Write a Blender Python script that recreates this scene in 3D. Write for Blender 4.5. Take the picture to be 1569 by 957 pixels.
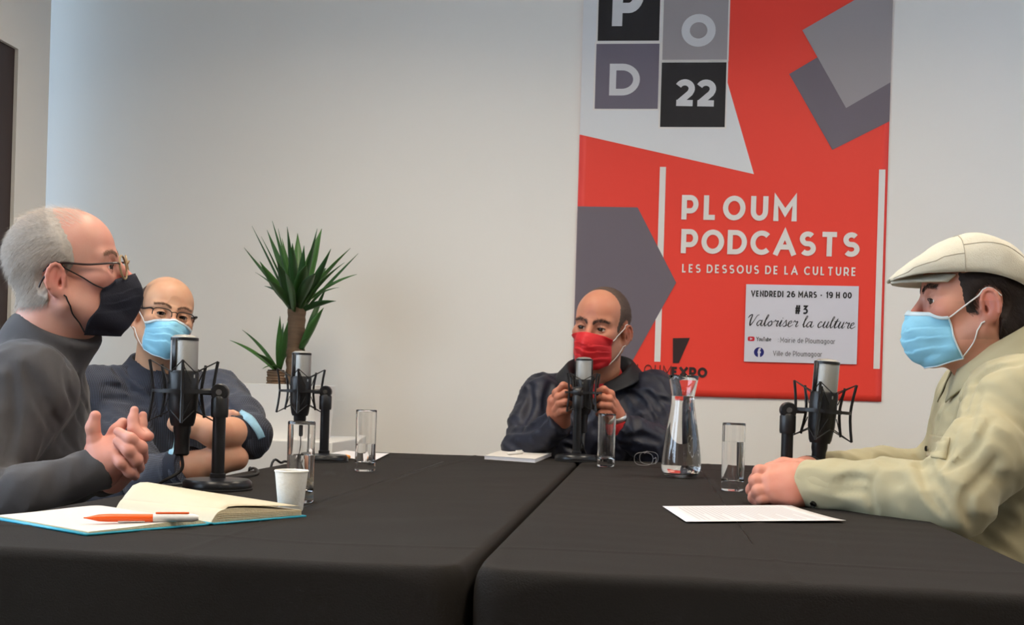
import bpy, bmesh, math, random
import numpy as np
from mathutils import Vector, Matrix
for _o in list(bpy.data.objects): bpy.data.objects.remove(_o)
scene = bpy.context.scene
COL = scene.collection
PI = math.pi
rnd = random.Random(7)

# ------------------------------------------------------------ camera
FPX, PCX, PCY, CAMH = 1800.0, 784.5, 599.0, 0.938
YAW = math.atan2(208.5, FPX); ROLL = 0.029
cF = Vector((-math.sin(YAW), math.cos(YAW), 0)); cR0 = Vector((math.cos(YAW), math.sin(YAW), 0)); cU0 = Vector((0, 0, 1))
cR = math.cos(ROLL)*cR0 + math.sin(ROLL)*cU0; cU = math.cos(ROLL)*cU0 - math.sin(ROLL)*cR0
CAM = Vector((0, 0, CAMH))
cam_d = bpy.data.cameras.new('camera'); cam = bpy.data.objects.new('camera', cam_d); COL.objects.link(cam)
_m = Matrix((cR, cU, -cF)).transposed().to_4x4(); _m.translation = CAM; cam.matrix_world = _m
cam_d.sensor_width = 36.0; cam_d.lens = 36.0*FPX/1569.0
cam_d.shift_y = (PCY-478.5)/1569.0; cam_d.clip_start = 0.05
scene.camera = cam

def ray(px, py): return cF + cR*((px-PCX)/FPX) - cU*((py-PCY)/FPX)
def at(px, py, Y): d = ray(px, py); return CAM + d*(Y/d.y)
TZ = 0.747
def tab(px, py, z=TZ): d = ray(px, py); return CAM + d*((z-CAMH)/d.z)

# ------------------------------------------------------------ world, lights, exposure
scene.view_settings.view_transform = 'Standard'; scene.view_settings.look = 'None'
scene.view_settings.gamma = 1.0; scene.view_settings.use_curve_mapping = False
scene.view_settings.exposure = 0.15
wld = bpy.data.worlds.new('daylight'); scene.world = wld; wld.use_nodes = True
wld.node_tree.nodes['Background'].inputs[0].default_value = (0.62, 0.78, 1.0, 1)
wld.node_tree.nodes['Background'].inputs[1].default_value = 1.0
def area(name, loc, rot, sx, sy, watts, col):
    l = bpy.data.lights.new(name, 'AREA'); l.shape = 'RECTANGLE'; l.size = sx; l.size_y = sy; l.energy = watts; l.color = col
    o = bpy.data.objects.new(name, l); COL.objects.link(o); o.location = loc; o.rotation_euler = rot
    return o
WX0, WX1, WY0, WY1, WH = -2.306, 2.7, -3.0, 4.5, 2.85
PEND = 4.25                        # the left wall stops short of the back wall; daylight comes round its end
# daylight entering through the window of the left wall
WIN = (-0.3, 2.5, 0.9, 2.45)      # y0, y1, z0, z1
area('window_daylight', (WX0-0.10, (WIN[0]+WIN[1])/2, (WIN[2]+WIN[3])/2), (0, -PI/2, 0), WIN[3]-WIN[2], WIN[1]-WIN[0], 62, (0.66, 0.82, 1.0))
# daylight of the niche behind the left wall, and sunlit ground outside the right window throwing light up
area('niche_daylight', (-3.22, 4.37, 1.55), (0, -PI/2, 0), 2.2, 0.2, 16, (0.45, 0.68, 1.0))
gb = area('ground_bounce', (5.2, 3.3, 0.42), (0, 0, 0), 0.25, 0.25, 190, (0.62, 0.74, 1.0)); gb.rotation_euler = Vector((-5.2-0.6, 1.2, 1.55)).to_track_quat('-Z', 'Y').to_euler(); gb.data.spread = math.radians(70)
WIN2 = (2.2, 4.3, 1.06, 2.5)

# ------------------------------------------------------------ helpers
def link(name, me, parent=None):
    o = bpy.data.objects.new(name, me); COL.objects.link(o)
    if parent is not None: o.parent = parent
    return o
def tag(o, label=None, cat=None, group=None, kind=None):
    if label: o['label'] = label
    if cat: o['category'] = cat
    if group: o['group'] = group
    if kind: o['kind'] = kind
    return o
def thing(name, label, cat, loc=(0, 0, 0), rz=0, group=None):
    o = bpy.data.objects.new(name, None); COL.objects.link(o); o.location = loc; o.rotation_euler = (0, 0, rz)
    o.empty_display_size = 0.05
    return tag(o, label, cat, group)
def copy_tree(o, parent=None):
    c = o.copy(); COL.objects.link(c)
    if parent is not None: c.parent = parent
    for ch in list(o.children): copy_tree(ch, c)
    return c

def V3(p): return Vector(p)
class MB:
    def __init__(s): s.v = []; s.f = []; s.mi = []
    def add(s, vs, fs, mi=0):
        b = len(s.v); s.v += [tuple(p) for p in vs]; s.f += [tuple(i+b for i in f) for f in fs]; s.mi += [mi]*len(fs); return s
    def box(s, lo, hi, mi=0, M=None):
        x0, y0, z0 = lo; x1, y1, z1 = hi
        vs = [(x0,y0,z0),(x1,y0,z0),(x1,y1,z0),(x0,y1,z0),(x0,y0,z1),(x1,y0,z1),(x1,y1,z1),(x0,y1,z1)]
        if M is not None: vs = [M @ Vector(v) for v in vs]
        return s.add(vs, [(0,3,2,1),(4,5,6,7),(0,1,5,4),(1,2,6,5),(2,3,7,6),(3,0,4,7)], mi)
    def lathe(s, prof, n=32, c=(0,0,0), M=None, mi=0, closed=True):
        vs = []; fs = []
        for r, z in prof:
            for i in range(n):
                a = 2*PI*i/n; p = Vector((c[0]+r*math.cos(a), c[1]+r*math.sin(a), c[2]+z)); vs.append(M @ p if M is not None else p)
        for j in range(len(prof)-1):
            for i in range(n):
                k = (i+1) % n; fs.append((j*n+i, j*n+k, (j+1)*n+k, (j+1)*n+i))
        if closed:
            if prof[0][0] > 1e-6: fs.append(tuple(range(n))[::-1])
            if prof[-1][0] > 1e-6: fs.append(tuple(range((len(prof)-1)*n, len(prof)*n)))
        return s.add(vs, fs, mi)
    def tube(s, pts, r, n=8, mi=0, caps=True, flat=1.0, up=None):
        pts = [Vector(p) for p in pts]; N = len(pts)
        rs = [r]*N if isinstance(r, (int, float)) else list(r)
        vs = []; fs = []; ref = Vector(up) if up else Vector((0.31, 0.17, 0.93))
        t0 = (pts[1]-pts[0]).normalized()
        a = t0.cross(ref)
        if a.length < 1e-3: a = t0.cross(Vector((1, 0, 0)))
        a.normalize()
        for i in range(N):
            t = (pts[min(i+1, N-1)]-pts[max(i-1, 0)])
            if t.length < 1e-9: t = t0
            t.normalize(); a = (a - t*a.dot(t)).normalized(); b = t.cross(a)
            for k in range(n):
                q = 2*PI*k/n; vs.append(pts[i] + (a*math.cos(q) + b*math.sin(q)*flat)*rs[i])
        for i in range(N-1):
            for k in range(n):
                m = (k+1) % n; fs.append((i*n+k, i*n+m, (i+1)*n+m, (i+1)*n+k))
        if caps: fs += [tuple(range(n))[::-1], tuple(range((N-1)*n, N*n))]
        return s.add(vs, fs, mi)
    def grid(s, P, mi=0, closed_u=False):
        nu = len(P); nv = len(P[0]); vs = [q for row in P for q in row]; fs = []
        for i in range(nu if closed_u else nu-1):
            j = (i+1) % nu
            for k in range(nv-1): fs.append((i*nv+k, j*nv+k, j*nv+k+1, i*nv+k+1))
        return s.add(vs, fs, mi)
    def prism(s, poly, off, mi=0):
        poly = [Vector(p) for p in poly]; n = len(poly); o = Vector(off)
        return s.add(poly+[p+o for p in poly], [tuple(range(n))[::-1], tuple(range(n, 2*n))]+[(i, (i+1) % n, n+(i+1) % n, n+i) for i in range(n)], mi)
    def build(s, name, mats, parent=None, smooth=True, bevel=0, angle=40, solid=0, sub=0, loc=None):
        me = bpy.data.meshes.new(name); me.from_pydata([tuple(v) for v in s.v], [], s.f)
        if not isinstance(mats, (list, tuple)): mats = [mats]
        for m in mats: me.materials.append(m)
        me.polygons.foreach_set('material_index', s.mi)
        bm = bmesh.new(); bm.from_mesh(me); bmesh.ops.recalc_face_normals(bm, faces=bm.faces); bm.to_mesh(me); bm.free()
        if smooth:
            me.polygons.foreach_set('use_smooth', [True]*len(me.polygons))
            if not sub and not solid: me.set_sharp_from_angle(angle=math.radians(angle))
        o = link(name, me, parent)
        if loc is not None: o.location = loc
        if solid:
            m = o.modifiers.new('s', 'SOLIDIFY'); m.thickness = solid; m.offset = 0
        if bevel:
            m = o.modifiers.new('b', 'BEVEL'); m.width = bevel; m.segments = 2; m.limit_method = 'ANGLE'; m.angle_limit = math.radians(35)
        if sub:
            m = o.modifiers.new('u', 'SUBSURF'); m.levels = sub; m.render_levels = sub
        return o
def spline(pts, n=8):
    """Catmull-Rom through points (tuples of any length)."""
    P = [np.array(p, float) for p in pts]; P = [2*P[0]-P[1]]+P+[2*P[-1]-P[-2]]; out = []
    for i in range(1, len(P)-2):
        for k in range(n):
            t = k/n
            out.append(0.5*((2*P[i])+(P[i+1]-P[i-1])*t+(2*P[i-1]-5*P[i]+4*P[i+1]-P[i+2])*t*t+(3*P[i]-P[i-1]-3*P[i+1]+P[i+2])*t**3))
    out.append(P[-2]); return [tuple(q) for q in out]

# ------------------------------------------------------------ materials
MATS = {}
def mat(name, col, rough=0.5, metal=0.0, var=0.0, vscale=8.0, bump=0.0, bscale=60.0, spec=0.5, sheen=0.0, sss=0.0, trans=0.0, ior=1.45, emit=None, estr=0.0, coat=0.0, wave=None, aniso=None, bdist=0.002):
    if name in MATS: return MATS[name]
    m = bpy.data.materials.new(name); m.use_nodes = True; nt = m.node_tree; N = nt.nodes; L = nt.links
    b = N['Principled BSDF']; c = (*col, 1)
    b.inputs['Base Color'].default_value = c; b.inputs['Roughness'].default_value = rough; b.inputs['Metallic'].default_value = metal
    b.inputs['Specular IOR Level'].default_value = spec; b.inputs['Sheen Weight'].default_value = sheen; b.inputs['IOR'].default_value = ior
    b.inputs['Transmission Weight'].default_value = trans; b.inputs['Coat Weight'].default_value = coat
    if sss:
        b.inputs['Subsurface Weight'].default_value = sss; b.inputs['Subsurface Radius'].default_value = (0.012, 0.005, 0.003); b.inputs['Subsurface Scale'].default_value = 0.6
    if emit: b.inputs['Emission Color'].default_value = (*emit, 1); b.inputs['Emission Strength'].default_value = estr
    tc = N.new('ShaderNodeTexCoord')
    if var:
        n = N.new('ShaderNodeTexNoise'); n.inputs['Scale'].default_value = vscale; n.inputs['Detail'].default_value = 5
        if aniso:
            mp = N.new('ShaderNodeMapping'); mp.inputs['Scale'].default_value = aniso; L.new(tc.outputs['Object'], mp.inputs[0]); L.new(mp.outputs[0], n.inputs['Vector'])
        else: L.new(tc.outputs['Object'], n.inputs['Vector'])
        x = N.new('ShaderNodeMix'); x.data_type = 'RGBA'
        x.inputs[6].default_value = (*[max(0, k*(1-var)) for k in col], 1); x.inputs[7].default_value = (*[min(1, k*(1+var)) for k in col], 1)
        L.new(n.outputs['Fac'], x.inputs[0]); L.new(x.outputs[2], b.inputs['Base Color'])
    if bump or wave:
        bp = N.new('ShaderNodeBump'); bp.inputs['Strength'].default_value = bump or 0.3; bp.inputs['Distance'].default_value = bdist
        if wave:
            a = N.new('ShaderNodeTexWave'); a.inputs['Scale'].default_value = wave; L.new(tc.outputs['Object'], a.inputs['Vector']); L.new(a.outputs['Fac'], bp.inputs['Height'])
        else:
            a = N.new('ShaderNodeTexNoise'); a.inputs['Scale'].default_value = bscale; a.inputs['Detail'].default_value = 4; L.new(tc.outputs['Object'], a.inputs['Vector']); L.new(a.outputs['Fac'], bp.inputs['Height'])
        L.new(bp.outputs[0], b.inputs['Normal'])
    MATS[name] = m; return m
def srgb(r, g, b):
    f = lambda c: (c/255/12.92) if c/255 <= 0.04045 else ((c/255+0.055)/1.055)**2.4
    return (f(r), f(g), f(b))

M_wall = mat('wall_paint', (0.87, 0.835, 0.775), 0.85, var=0.02, vscale=1.3, bump=0.05, bscale=180)
M_ceil = mat('ceiling_paint', (0.84, 0.83, 0.80), 0.9, bump=0.05, bscale=120)
M_floor = mat('floor_vinyl', (0.13, 0.12, 0.11), 0.45, var=0.12, vscale=4)
M_white = mat('white_lacquer', (0.80, 0.79, 0.77), 0.4, var=0.02)
M_door = mat('dark_brown_door', srgb(58, 42, 40), 0.45, var=0.2, vscale=3, aniso=(8, 8, 0.6))
M_alu = mat('window_aluminium', (0.55, 0.56, 0.58), 0.35, 0.8)
M_glass = mat('clear_glass', (1, 1, 1), 0.0, trans=1.0, ior=1.5)
M_water = mat('water', (1, 1, 1), 0.0, trans=1.0, ior=1.33)
M_pane = mat('window_glass', (1, 1, 1), 0.0, trans=1.0, ior=1.02)
M_black = mat('black_plastic', (0.012, 0.012, 0.014), 0.38)
M_blackm = mat('black_metal', (0.015, 0.015, 0.017), 0.3, 0.3)
M_rubber = mat('black_rubber', (0.012, 0.012, 0.013), 0.6)
M_chrome = mat('chrome', (0.75, 0.75, 0.75), 0.15, 1.0)
M_lamp = mat('lamp_diffuser', (0.9, 0.9, 0.9), 0.6, emit=(1.0, 0.93, 0.83), estr=1.5)

# ------------------------------------------------------------ room shell
def struct(o): return tag(o, kind='structure')
struct(MB().box((-3.5, WY0-0.2, -0.12), (WX1+0.2, WY1+0.2, 0)).build('floor', M_floor))
struct(MB().box((-3.5, WY0-0.2, WH), (WX1+0.2, WY1+0.2, WH+0.12)).build('ceiling', M_ceil))
struct(MB().box((-3.5, WY1, 0), (WX1+0.2, WY1+0.15, WH)).build('wall_back', M_wall))
wr = MB(); R0, R1 = WX1, WX1+0.15
wr.box((R0, WY0, 0), (R1, WIN2[0], WH)); wr.box((R0, WIN2[1], 0), (R1, WY1, WH)); wr.box((R0, WIN2[0], 0), (R1, WIN2[1], WIN2[2])); wr.box((R0, WIN2[0], WIN2[3]), (R1, WIN2[1], WH))
struct(wr.build('wall_right', M_wall))
struct(MB().box((-3.5, PEND-0.9, 0), (-3.35, WY1, WH)).build('wall_niche', M_wall))
struct(MB().box((WX0-0.2, WY0-0.15, 0), (WX1+0.2, WY0, WH)).build('wall_front', mat('dark_unseen_wall', (0.16, 0.15, 0.145), 0.9, var=0.1)))  # unseen wall behind the camera, coloured dark to cut the fill light
# left wall with a window opening and a door recess
DY0, DY1, DZ = 3.12, 4.027, 2.127
w = MB(); X0, X1 = WX0-0.15, WX0
w.box((X0, WY0, 0), (X1, WIN[0], WH)); w.box((X0, WIN[0], 0), (X1, WIN[1], WIN[2])); w.box((X0, WIN[0], WIN[3]), (X1, WIN[1], WH))
w.box((X0, WIN[1], 0), (X1, DY0, WH)); w.box((X0, DY0, DZ), (X1, DY1, WH)); w.box((X0, DY1, 0), (X1, PEND, WH))
struct(w.build('wall_left', M_wall))
d = struct(MB().box((X0+0.06, DY0, 0.01), (X1-0.012, DY1, DZ)).build('door_1', M_door, bevel=0.004))
MB().lathe([(0.022, 0), (0.022, 0.008), (0.009, 0.01), (0.009, 0.05)], 16, M=Matrix.Translation((X1-0.012, DY0+0.08, 1.02)) @ Matrix.Rotation(PI/2, 4, 'Y')).tube([(X1+0.035, DY0+0.08, 1.02), (X1+0.035, DY0+0.2, 1.02)], 0.009).build('door_handle', M_chrome, d)
wf = MB(); y0, y1, z0, z1 = WIN
for a, b in (((X0, y0, z0), (X1+0.01, y0+0.05, z1)), ((X0, y1-0.05, z0), (X1+0.01, y1, z1)), ((X0, y0+0.05, z0), (X1+0.01, y1-0.05, z0+0.05)), ((X0, y0+0.05, z1-0.05), (X1+0.01, y1-0.05, z1)), ((X0+0.05, (y0+y1)/2-0.03, z0+0.05), (X1-0.03, (y0+y1)/2+0.03, z1-0.05))): wf.box(a, b)
wo = struct(wf.build('window_1', M_alu))
for a, b in ((y0+0.05, (y0+y1)/2-0.03), ((y0+y1)/2+0.03, y1-0.05)): MB().box((X0+0.075, a, z0+0.05), (X0+0.083, b, z1-0.05)).build('pane', M_pane, wo)
def frame_ring(xa, xb, y0, y1, z0, z1, nm):
    m_ = MB()
    for a, b in (((xa, y0, z0), (xb, y0+0.05, z1)), ((xa, y1-0.05, z0), (xb, y1, z1)), ((xa, y0+0.05, z0), (xb, y1-0.05, z0+0.05)), ((xa, y0+0.05, z1-0.05), (xb, y1-0.05, z1))): m_.box(a, b)
    o_ = struct(m_.build(nm, M_alu)); MB().box((xb-0.075, y0+0.05, z0+0.05), (xb-0.067, y1-0.05, z1-0.05)).build('pane', M_pane, o_)
frame_ring(WX1-0.005, WX1+0.15, *WIN2, 'window_2')
struct(MB().box((-3.3, WY1-0.012, 0), (WX1, WY1, 0.08)).build('baseboard_back', M_white))
struct(MB().box((WX0, WY0, 0), (WX0+0.012, DY0-0.02, 0.08)).build('baseboard_left', M_white))
struct(MB().box((WX1-0.012, WY0, 0), (WX1, WY1-0.012, 0.08)).build('baseboard_right', M_white))
# ceiling lamps: real lit panels
def ceiling_lamp(x, y, label, watts):
    t = thing('ceiling_lamp', label, 'lamp', (x, y, WH), 0, 'square ceiling panels')
    f = MB(); s = 0.3
    for a, b in (((-s, -s, -0.03), (s, -s+0.025, 0)), ((-s, s-0.025, -0.03), (s, s, 0)), ((-s, -s+0.025, -0.03), (-s+0.025, s-0.025, 0)), ((s-0.025, -s+0.025, -0.03), (s, s-0.025, 0))): f.box(a, b)
    f.build('frame', M_white, t)
    MB().box((-s+0.025, -s+0.025, -0.018), (s-0.025, s-0.025, -0.004)).build('diffuser', M_lamp, t)
    l = area('panel_light', (0, 0, -0.035), (0, 0, 0), 0.52, 0.52, watts, (1.0, 0.855, 0.66)); l.parent = t; l.data.spread = math.radians(150)
LAMPS = [(-0.95, 2.75, 21), (0.95, 2.75, 18), (-0.95, 0.7, 20), (0.95, 0.7, 20), (-0.95, -1.9, 4), (0.95, -1.9, 4)]
for i, (x, y, p) in enumerate(LAMPS):
    ceiling_lamp(x, y, 'square white ceiling panel %s on the %s side' % (('above the far half of the tables', 'above the near table edge', 'behind the viewer')[i//2], ('left', 'right')[i % 2]), p)

# ------------------------------------------------------------ volumes (signed distance fields -> one continuous surface)
class Vol:
    def __init__(s, lo, hi, h):
        s.lo = np.array(lo, np.float32); s.h = h; n = [int(math.ceil((b-a)/h))+1 for a, b in zip(lo, hi)]
        s.D = np.full(n, 0.5, np.float32)
    def win(s, lo, hi):
        a = np.maximum(np.floor((np.array(lo)-s.lo)/s.h).astype(int), 0); b = np.minimum(np.ceil((np.array(hi)-s.lo)/s.h).astype(int)+1, s.D.shape)
        if (b <= a).any(): return None
        ax = [(s.lo[i]+s.h*np.arange(a[i], b[i])).astype(np.float32) for i in range(3)]
        return tuple(slice(a[i], b[i]) for i in range(3)), ax[0][:, None, None], ax[1][None, :, None], ax[2][None, None, :]
    def comb(s, sl, d, k, op):
        A = s.D[sl]
        if op == 'sub':
            if k > 0: h = np.maximum(k-np.abs(A+d), 0)/k; s.D[sl] = np.maximum(A, -d)+h*h*k*0.25
            else: s.D[sl] = np.maximum(A, -d)
        else:
            if k > 0: h = np.maximum(k-np.abs(A-d), 0)/k; s.D[sl] = np.minimum(A, d)-h*h*k*0.25
            else: s.D[sl] = np.minimum(A, d)
    def cone(s, a, b, ra, rb, k=0.0, op='add', flat=None):
        a = np.array(a, float); b = np.array(b, float); m = max(ra, rb)+k+3*s.h
        w = s.win(np.minimum(a, b)-m, np.maximum(a, b)+m)
        if w is None: return s
        sl, X, Y, Z = w; ab = b-a; L = max(float(ab@ab), 1e-12)
        t = np.clip(((X-a[0])*ab[0]+(Y-a[1])*ab[1]+(Z-a[2])*ab[2])/L, 0, 1)
        d = np.sqrt((X-a[0]-t*ab[0])**2+(Y-a[1]-t*ab[1])**2+(Z-a[2]-t*ab[2])**2)-(ra+(rb-ra)*t)
        s.comb(sl, d.astype(np.float32), k, op); return s
    def chain(s, pts, rs, k=0.0, kin=0.0, op='add'):
        for i in range(len(pts)-1): s.cone(pts[i], pts[i+1], rs[i], rs[i+1], k if i == 0 else max(kin, 0), op)
        return s
    def ell(s, c, r, k=0.0, op='add', M=None):
        c = np.array(c, float); r = np.array(r, float)
        ext = r if M is None else np.sqrt(((np.array(M)*r[None, :])**2).sum(1))
        m = k+3*s.h; w = s.win(c-ext-m, c+ext+m)
        if w is None: return s
        sl, X, Y, Z = w; X = X-c[0]; Y = Y-c[1]; Z = Z-c[2]
        if M is not None:
            M = np.array(M); q = [M[0, i]*X+M[1, i]*Y+M[2, i]*Z for i in range(3)]
        else: q = [X, Y, Z]
        k0 = np.sqrt((q[0]/r[0])**2+(q[1]/r[1])**2+(q[2]/r[2])**2); k1 = np.sqrt((q[0]/r[0]**2)**2+(q[1]/r[1]**2)**2+(q[2]/r[2]**2)**2)+1e-9
        s.comb(sl, (k0*(k0-1)/k1).astype(np.float32), k, op); return s
    def coords(s):
        return tuple((s.lo[i]+s.h*np.arange(s.D.shape[i], dtype=np.float32)).reshape([-1 if j == i else 1 for j in range(3)]) for i in range(3))
    def sample(s, P):
        P = (np.asarray(P, np.float32)-s.lo)/s.h; sh = np.array(s.D.shape); P = np.clip(P, 0, sh-1.001); i = P.astype(int); f = P-i; o = 0
        for a in (0, 1):
            for b in (0, 1):
                for c in (0, 1):
                    o = o+s.D[i[..., 0]+a, i[..., 1]+b, i[..., 2]+c]*(f[..., 0] if a else 1-f[..., 0])*(f[..., 1] if b else 1-f[..., 1])*(f[..., 2] if c else 1-f[..., 2])
        return o
    def grad(s, P, e=0.002):
        P = np.asarray(P, float); g = np.stack([s.sample(P+np.eye(3)[i]*e)-s.sample(P-np.eye(3)[i]*e) for i in range(3)], -1)
        return g/(np.linalg.norm(g, axis=-1, keepdims=True)+1e-9)
    def mesh(s, D=None):
        D = s.D if D is None else D
        D = D.copy(); D[0], D[-1] = np.maximum(D[0], 1e-3), np.maximum(D[-1], 1e-3); D[:, 0], D[:, -1] = np.maximum(D[:, 0], 1e-3), np.maximum(D[:, -1], 1e-3); D[:, :, 0], D[:, :, -1] = np.maximum(D[:, :, 0], 1e-3), np.maximum(D[:, :, -1], 1e-3)
        S = D < 0; n = np.array(S.shape)-1
        cnt = np.zeros(n, np.int8); cor = [(a, b, c) for a in (0, 1) for b in (0, 1) for c in (0, 1)]
        for a, b, c in cor: cnt += S[a:n[0]+a, b:n[1]+b, c:n[2]+c]
        act = (cnt > 0) & (cnt < 8); ci = np.argwhere(act); idx = np.full(n, -1, np.int64); idx[act] = np.arange(len(ci))
        V = np.stack([D[ci[:, 0]+a, ci[:, 1]+b, ci[:, 2]+c] for a, b, c in cor], 1)
        acc = np.zeros((len(ci), 3)); num = np.zeros(len(ci)); cr = np.array(cor, float)
        for i in range(8):
            for j in range(i+1, 8):
                if np.abs(cr[i]-cr[j]).sum() == 1:
                    m = (V[:, i] < 0) != (V[:, j] < 0); t = np.where(m, V[:, i]/np.where(m, V[:, i]-V[:, j], 1), 0)
                    acc += m[:, None]*(cr[i]+t[:, None]*(cr[j]-cr[i])); num += m
        P = s.lo+(ci+acc/num[:, None])*s.h
        Q = []
        for ax in range(3):
            o = [1, 2, 0][ax], [2, 0, 1][ax]
            s0 = [slice(1, -1)]*3; s1 = [slice(1, -1)]*3; s0[ax] = slice(0, -1); s1[ax] = slice(1, None)
            A = S[tuple(s0)]; B = S[tuple(s1)]; e = np.argwhere(A != B); off = np.ones(3, int); off[ax] = 0; e = e+off; ins = S[e[:, 0], e[:, 1], e[:, 2]]
            def cell(du, dv):
                q = e.copy(); q[:, o[0]] += du; q[:, o[1]] += dv; return idx[q[:, 0], q[:, 1], q[:, 2]]
            q = np.stack([cell(-1, -1), cell(0, -1), cell(0, 0), cell(-1, 0)], 1); q[~ins] = q[~ins][:, ::-1]; Q.append(q)
        return P, np.concatenate(Q)
def mesh_np(name, P, Q, mats, parent=None, loc=None, attr=None, midx=None):
    me = bpy.data.meshes.new(name); me.vertices.add(len(P)); me.vertices.foreach_set('co', np.asarray(P, np.float32).ravel())
    me.loops.add(Q.size); me.polygons.add(len(Q)); me.loops.foreach_set('vertex_index', Q.ravel().astype(np.int32))
    me.polygons.foreach_set('loop_start', np.arange(0, Q.size, Q.shape[1], dtype=np.int32))
    me.polygons.foreach_set('use_smooth', np.ones(len(Q), bool)); me.update(calc_edges=True)
    if not isinstance(mats, (list, tuple)): mats = [mats]
    for m in mats: me.materials.append(m)
    if midx is not None: me.polygons.foreach_set('material_index', np.asarray(midx, np.int32))
    if attr is not None:
        for k, a in attr.items():
            at_ = me.attributes.new(k, 'FLOAT', 'POINT'); at_.data.foreach_set('value', np.asarray(a, np.float32))
    o = link(name, me, parent)
    if loc is not None: o.location = loc
    return o
def join_np(parts):
    P = []; Q = []; b = 0
    for p, q in parts: P.append(p); Q.append(q+b); b += len(p)
    return np.concatenate(P), np.concatenate(Q)
def xf(P, M):
    M = np.array(M); return np.asarray(P) @ M[:3, :3].T+M[:3, 3]
def snoise(P, s, seed=0):
    """cheap smooth pseudo noise in -1..1"""
    r = np.random.RandomState(seed); o = 0
    for i in range(4):
        k = r.randn(3); k /= np.linalg.norm(k); p = r.rand()*6.28; k2 = r.randn(3); k2 /= np.linalg.norm(k2)
        o = o+np.sin((P @ k)*s*(1+0.35*i)+p+1.3*np.sin((P @ k2)*s*0.6+p*2))
    return o/4

# ------------------------------------------------------------ tables and cloths
def cloth_mat(name, base):
    m = mat(name, base, 0.85, var=0.18, vscale=2.5, spec=0.16, sheen=0.0, bump=0.35, bscale=420)
    return m
M_cloth = cloth_mat('black_tablecloth', (0.0185, 0.0162, 0.0148))
def table(x0, x1, y0, y1, side):
    cx, cy = (x0+x1)/2, (y0+y1)/2
    t = thing('folding_table', 'folding table under the %s black cloth' % side, 'table', (cx, cy, 0), 0, 'tables pushed together')
    hx, hy = (x1-x0)/2-0.008, (y1-y0)/2-0.008
    cr_ = 0.06; MB().prism([(-hx+cr_, -hy, 0.712), (hx-cr_, -hy, 0.712), (hx, -hy+cr_, 0.712), (hx, hy-cr_, 0.712), (hx-cr_, hy, 0.712), (-hx+cr_, hy, 0.712), (-hx, hy-cr_, 0.712), (-hx, -hy+cr_, 0.712)], (0, 0, 0.027)).build('tabletop', M_white, t, bevel=0.004)
    for sx in (-1, 1):
        for sy in (-1, 1): MB().tube([(sx*(hx-0.06), sy*(hy-0.12), 0.712), (sx*(hx-0.06), sy*(hy-0.08), 0)], 0.014, 10).build('leg', M_chrome, t)
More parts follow.
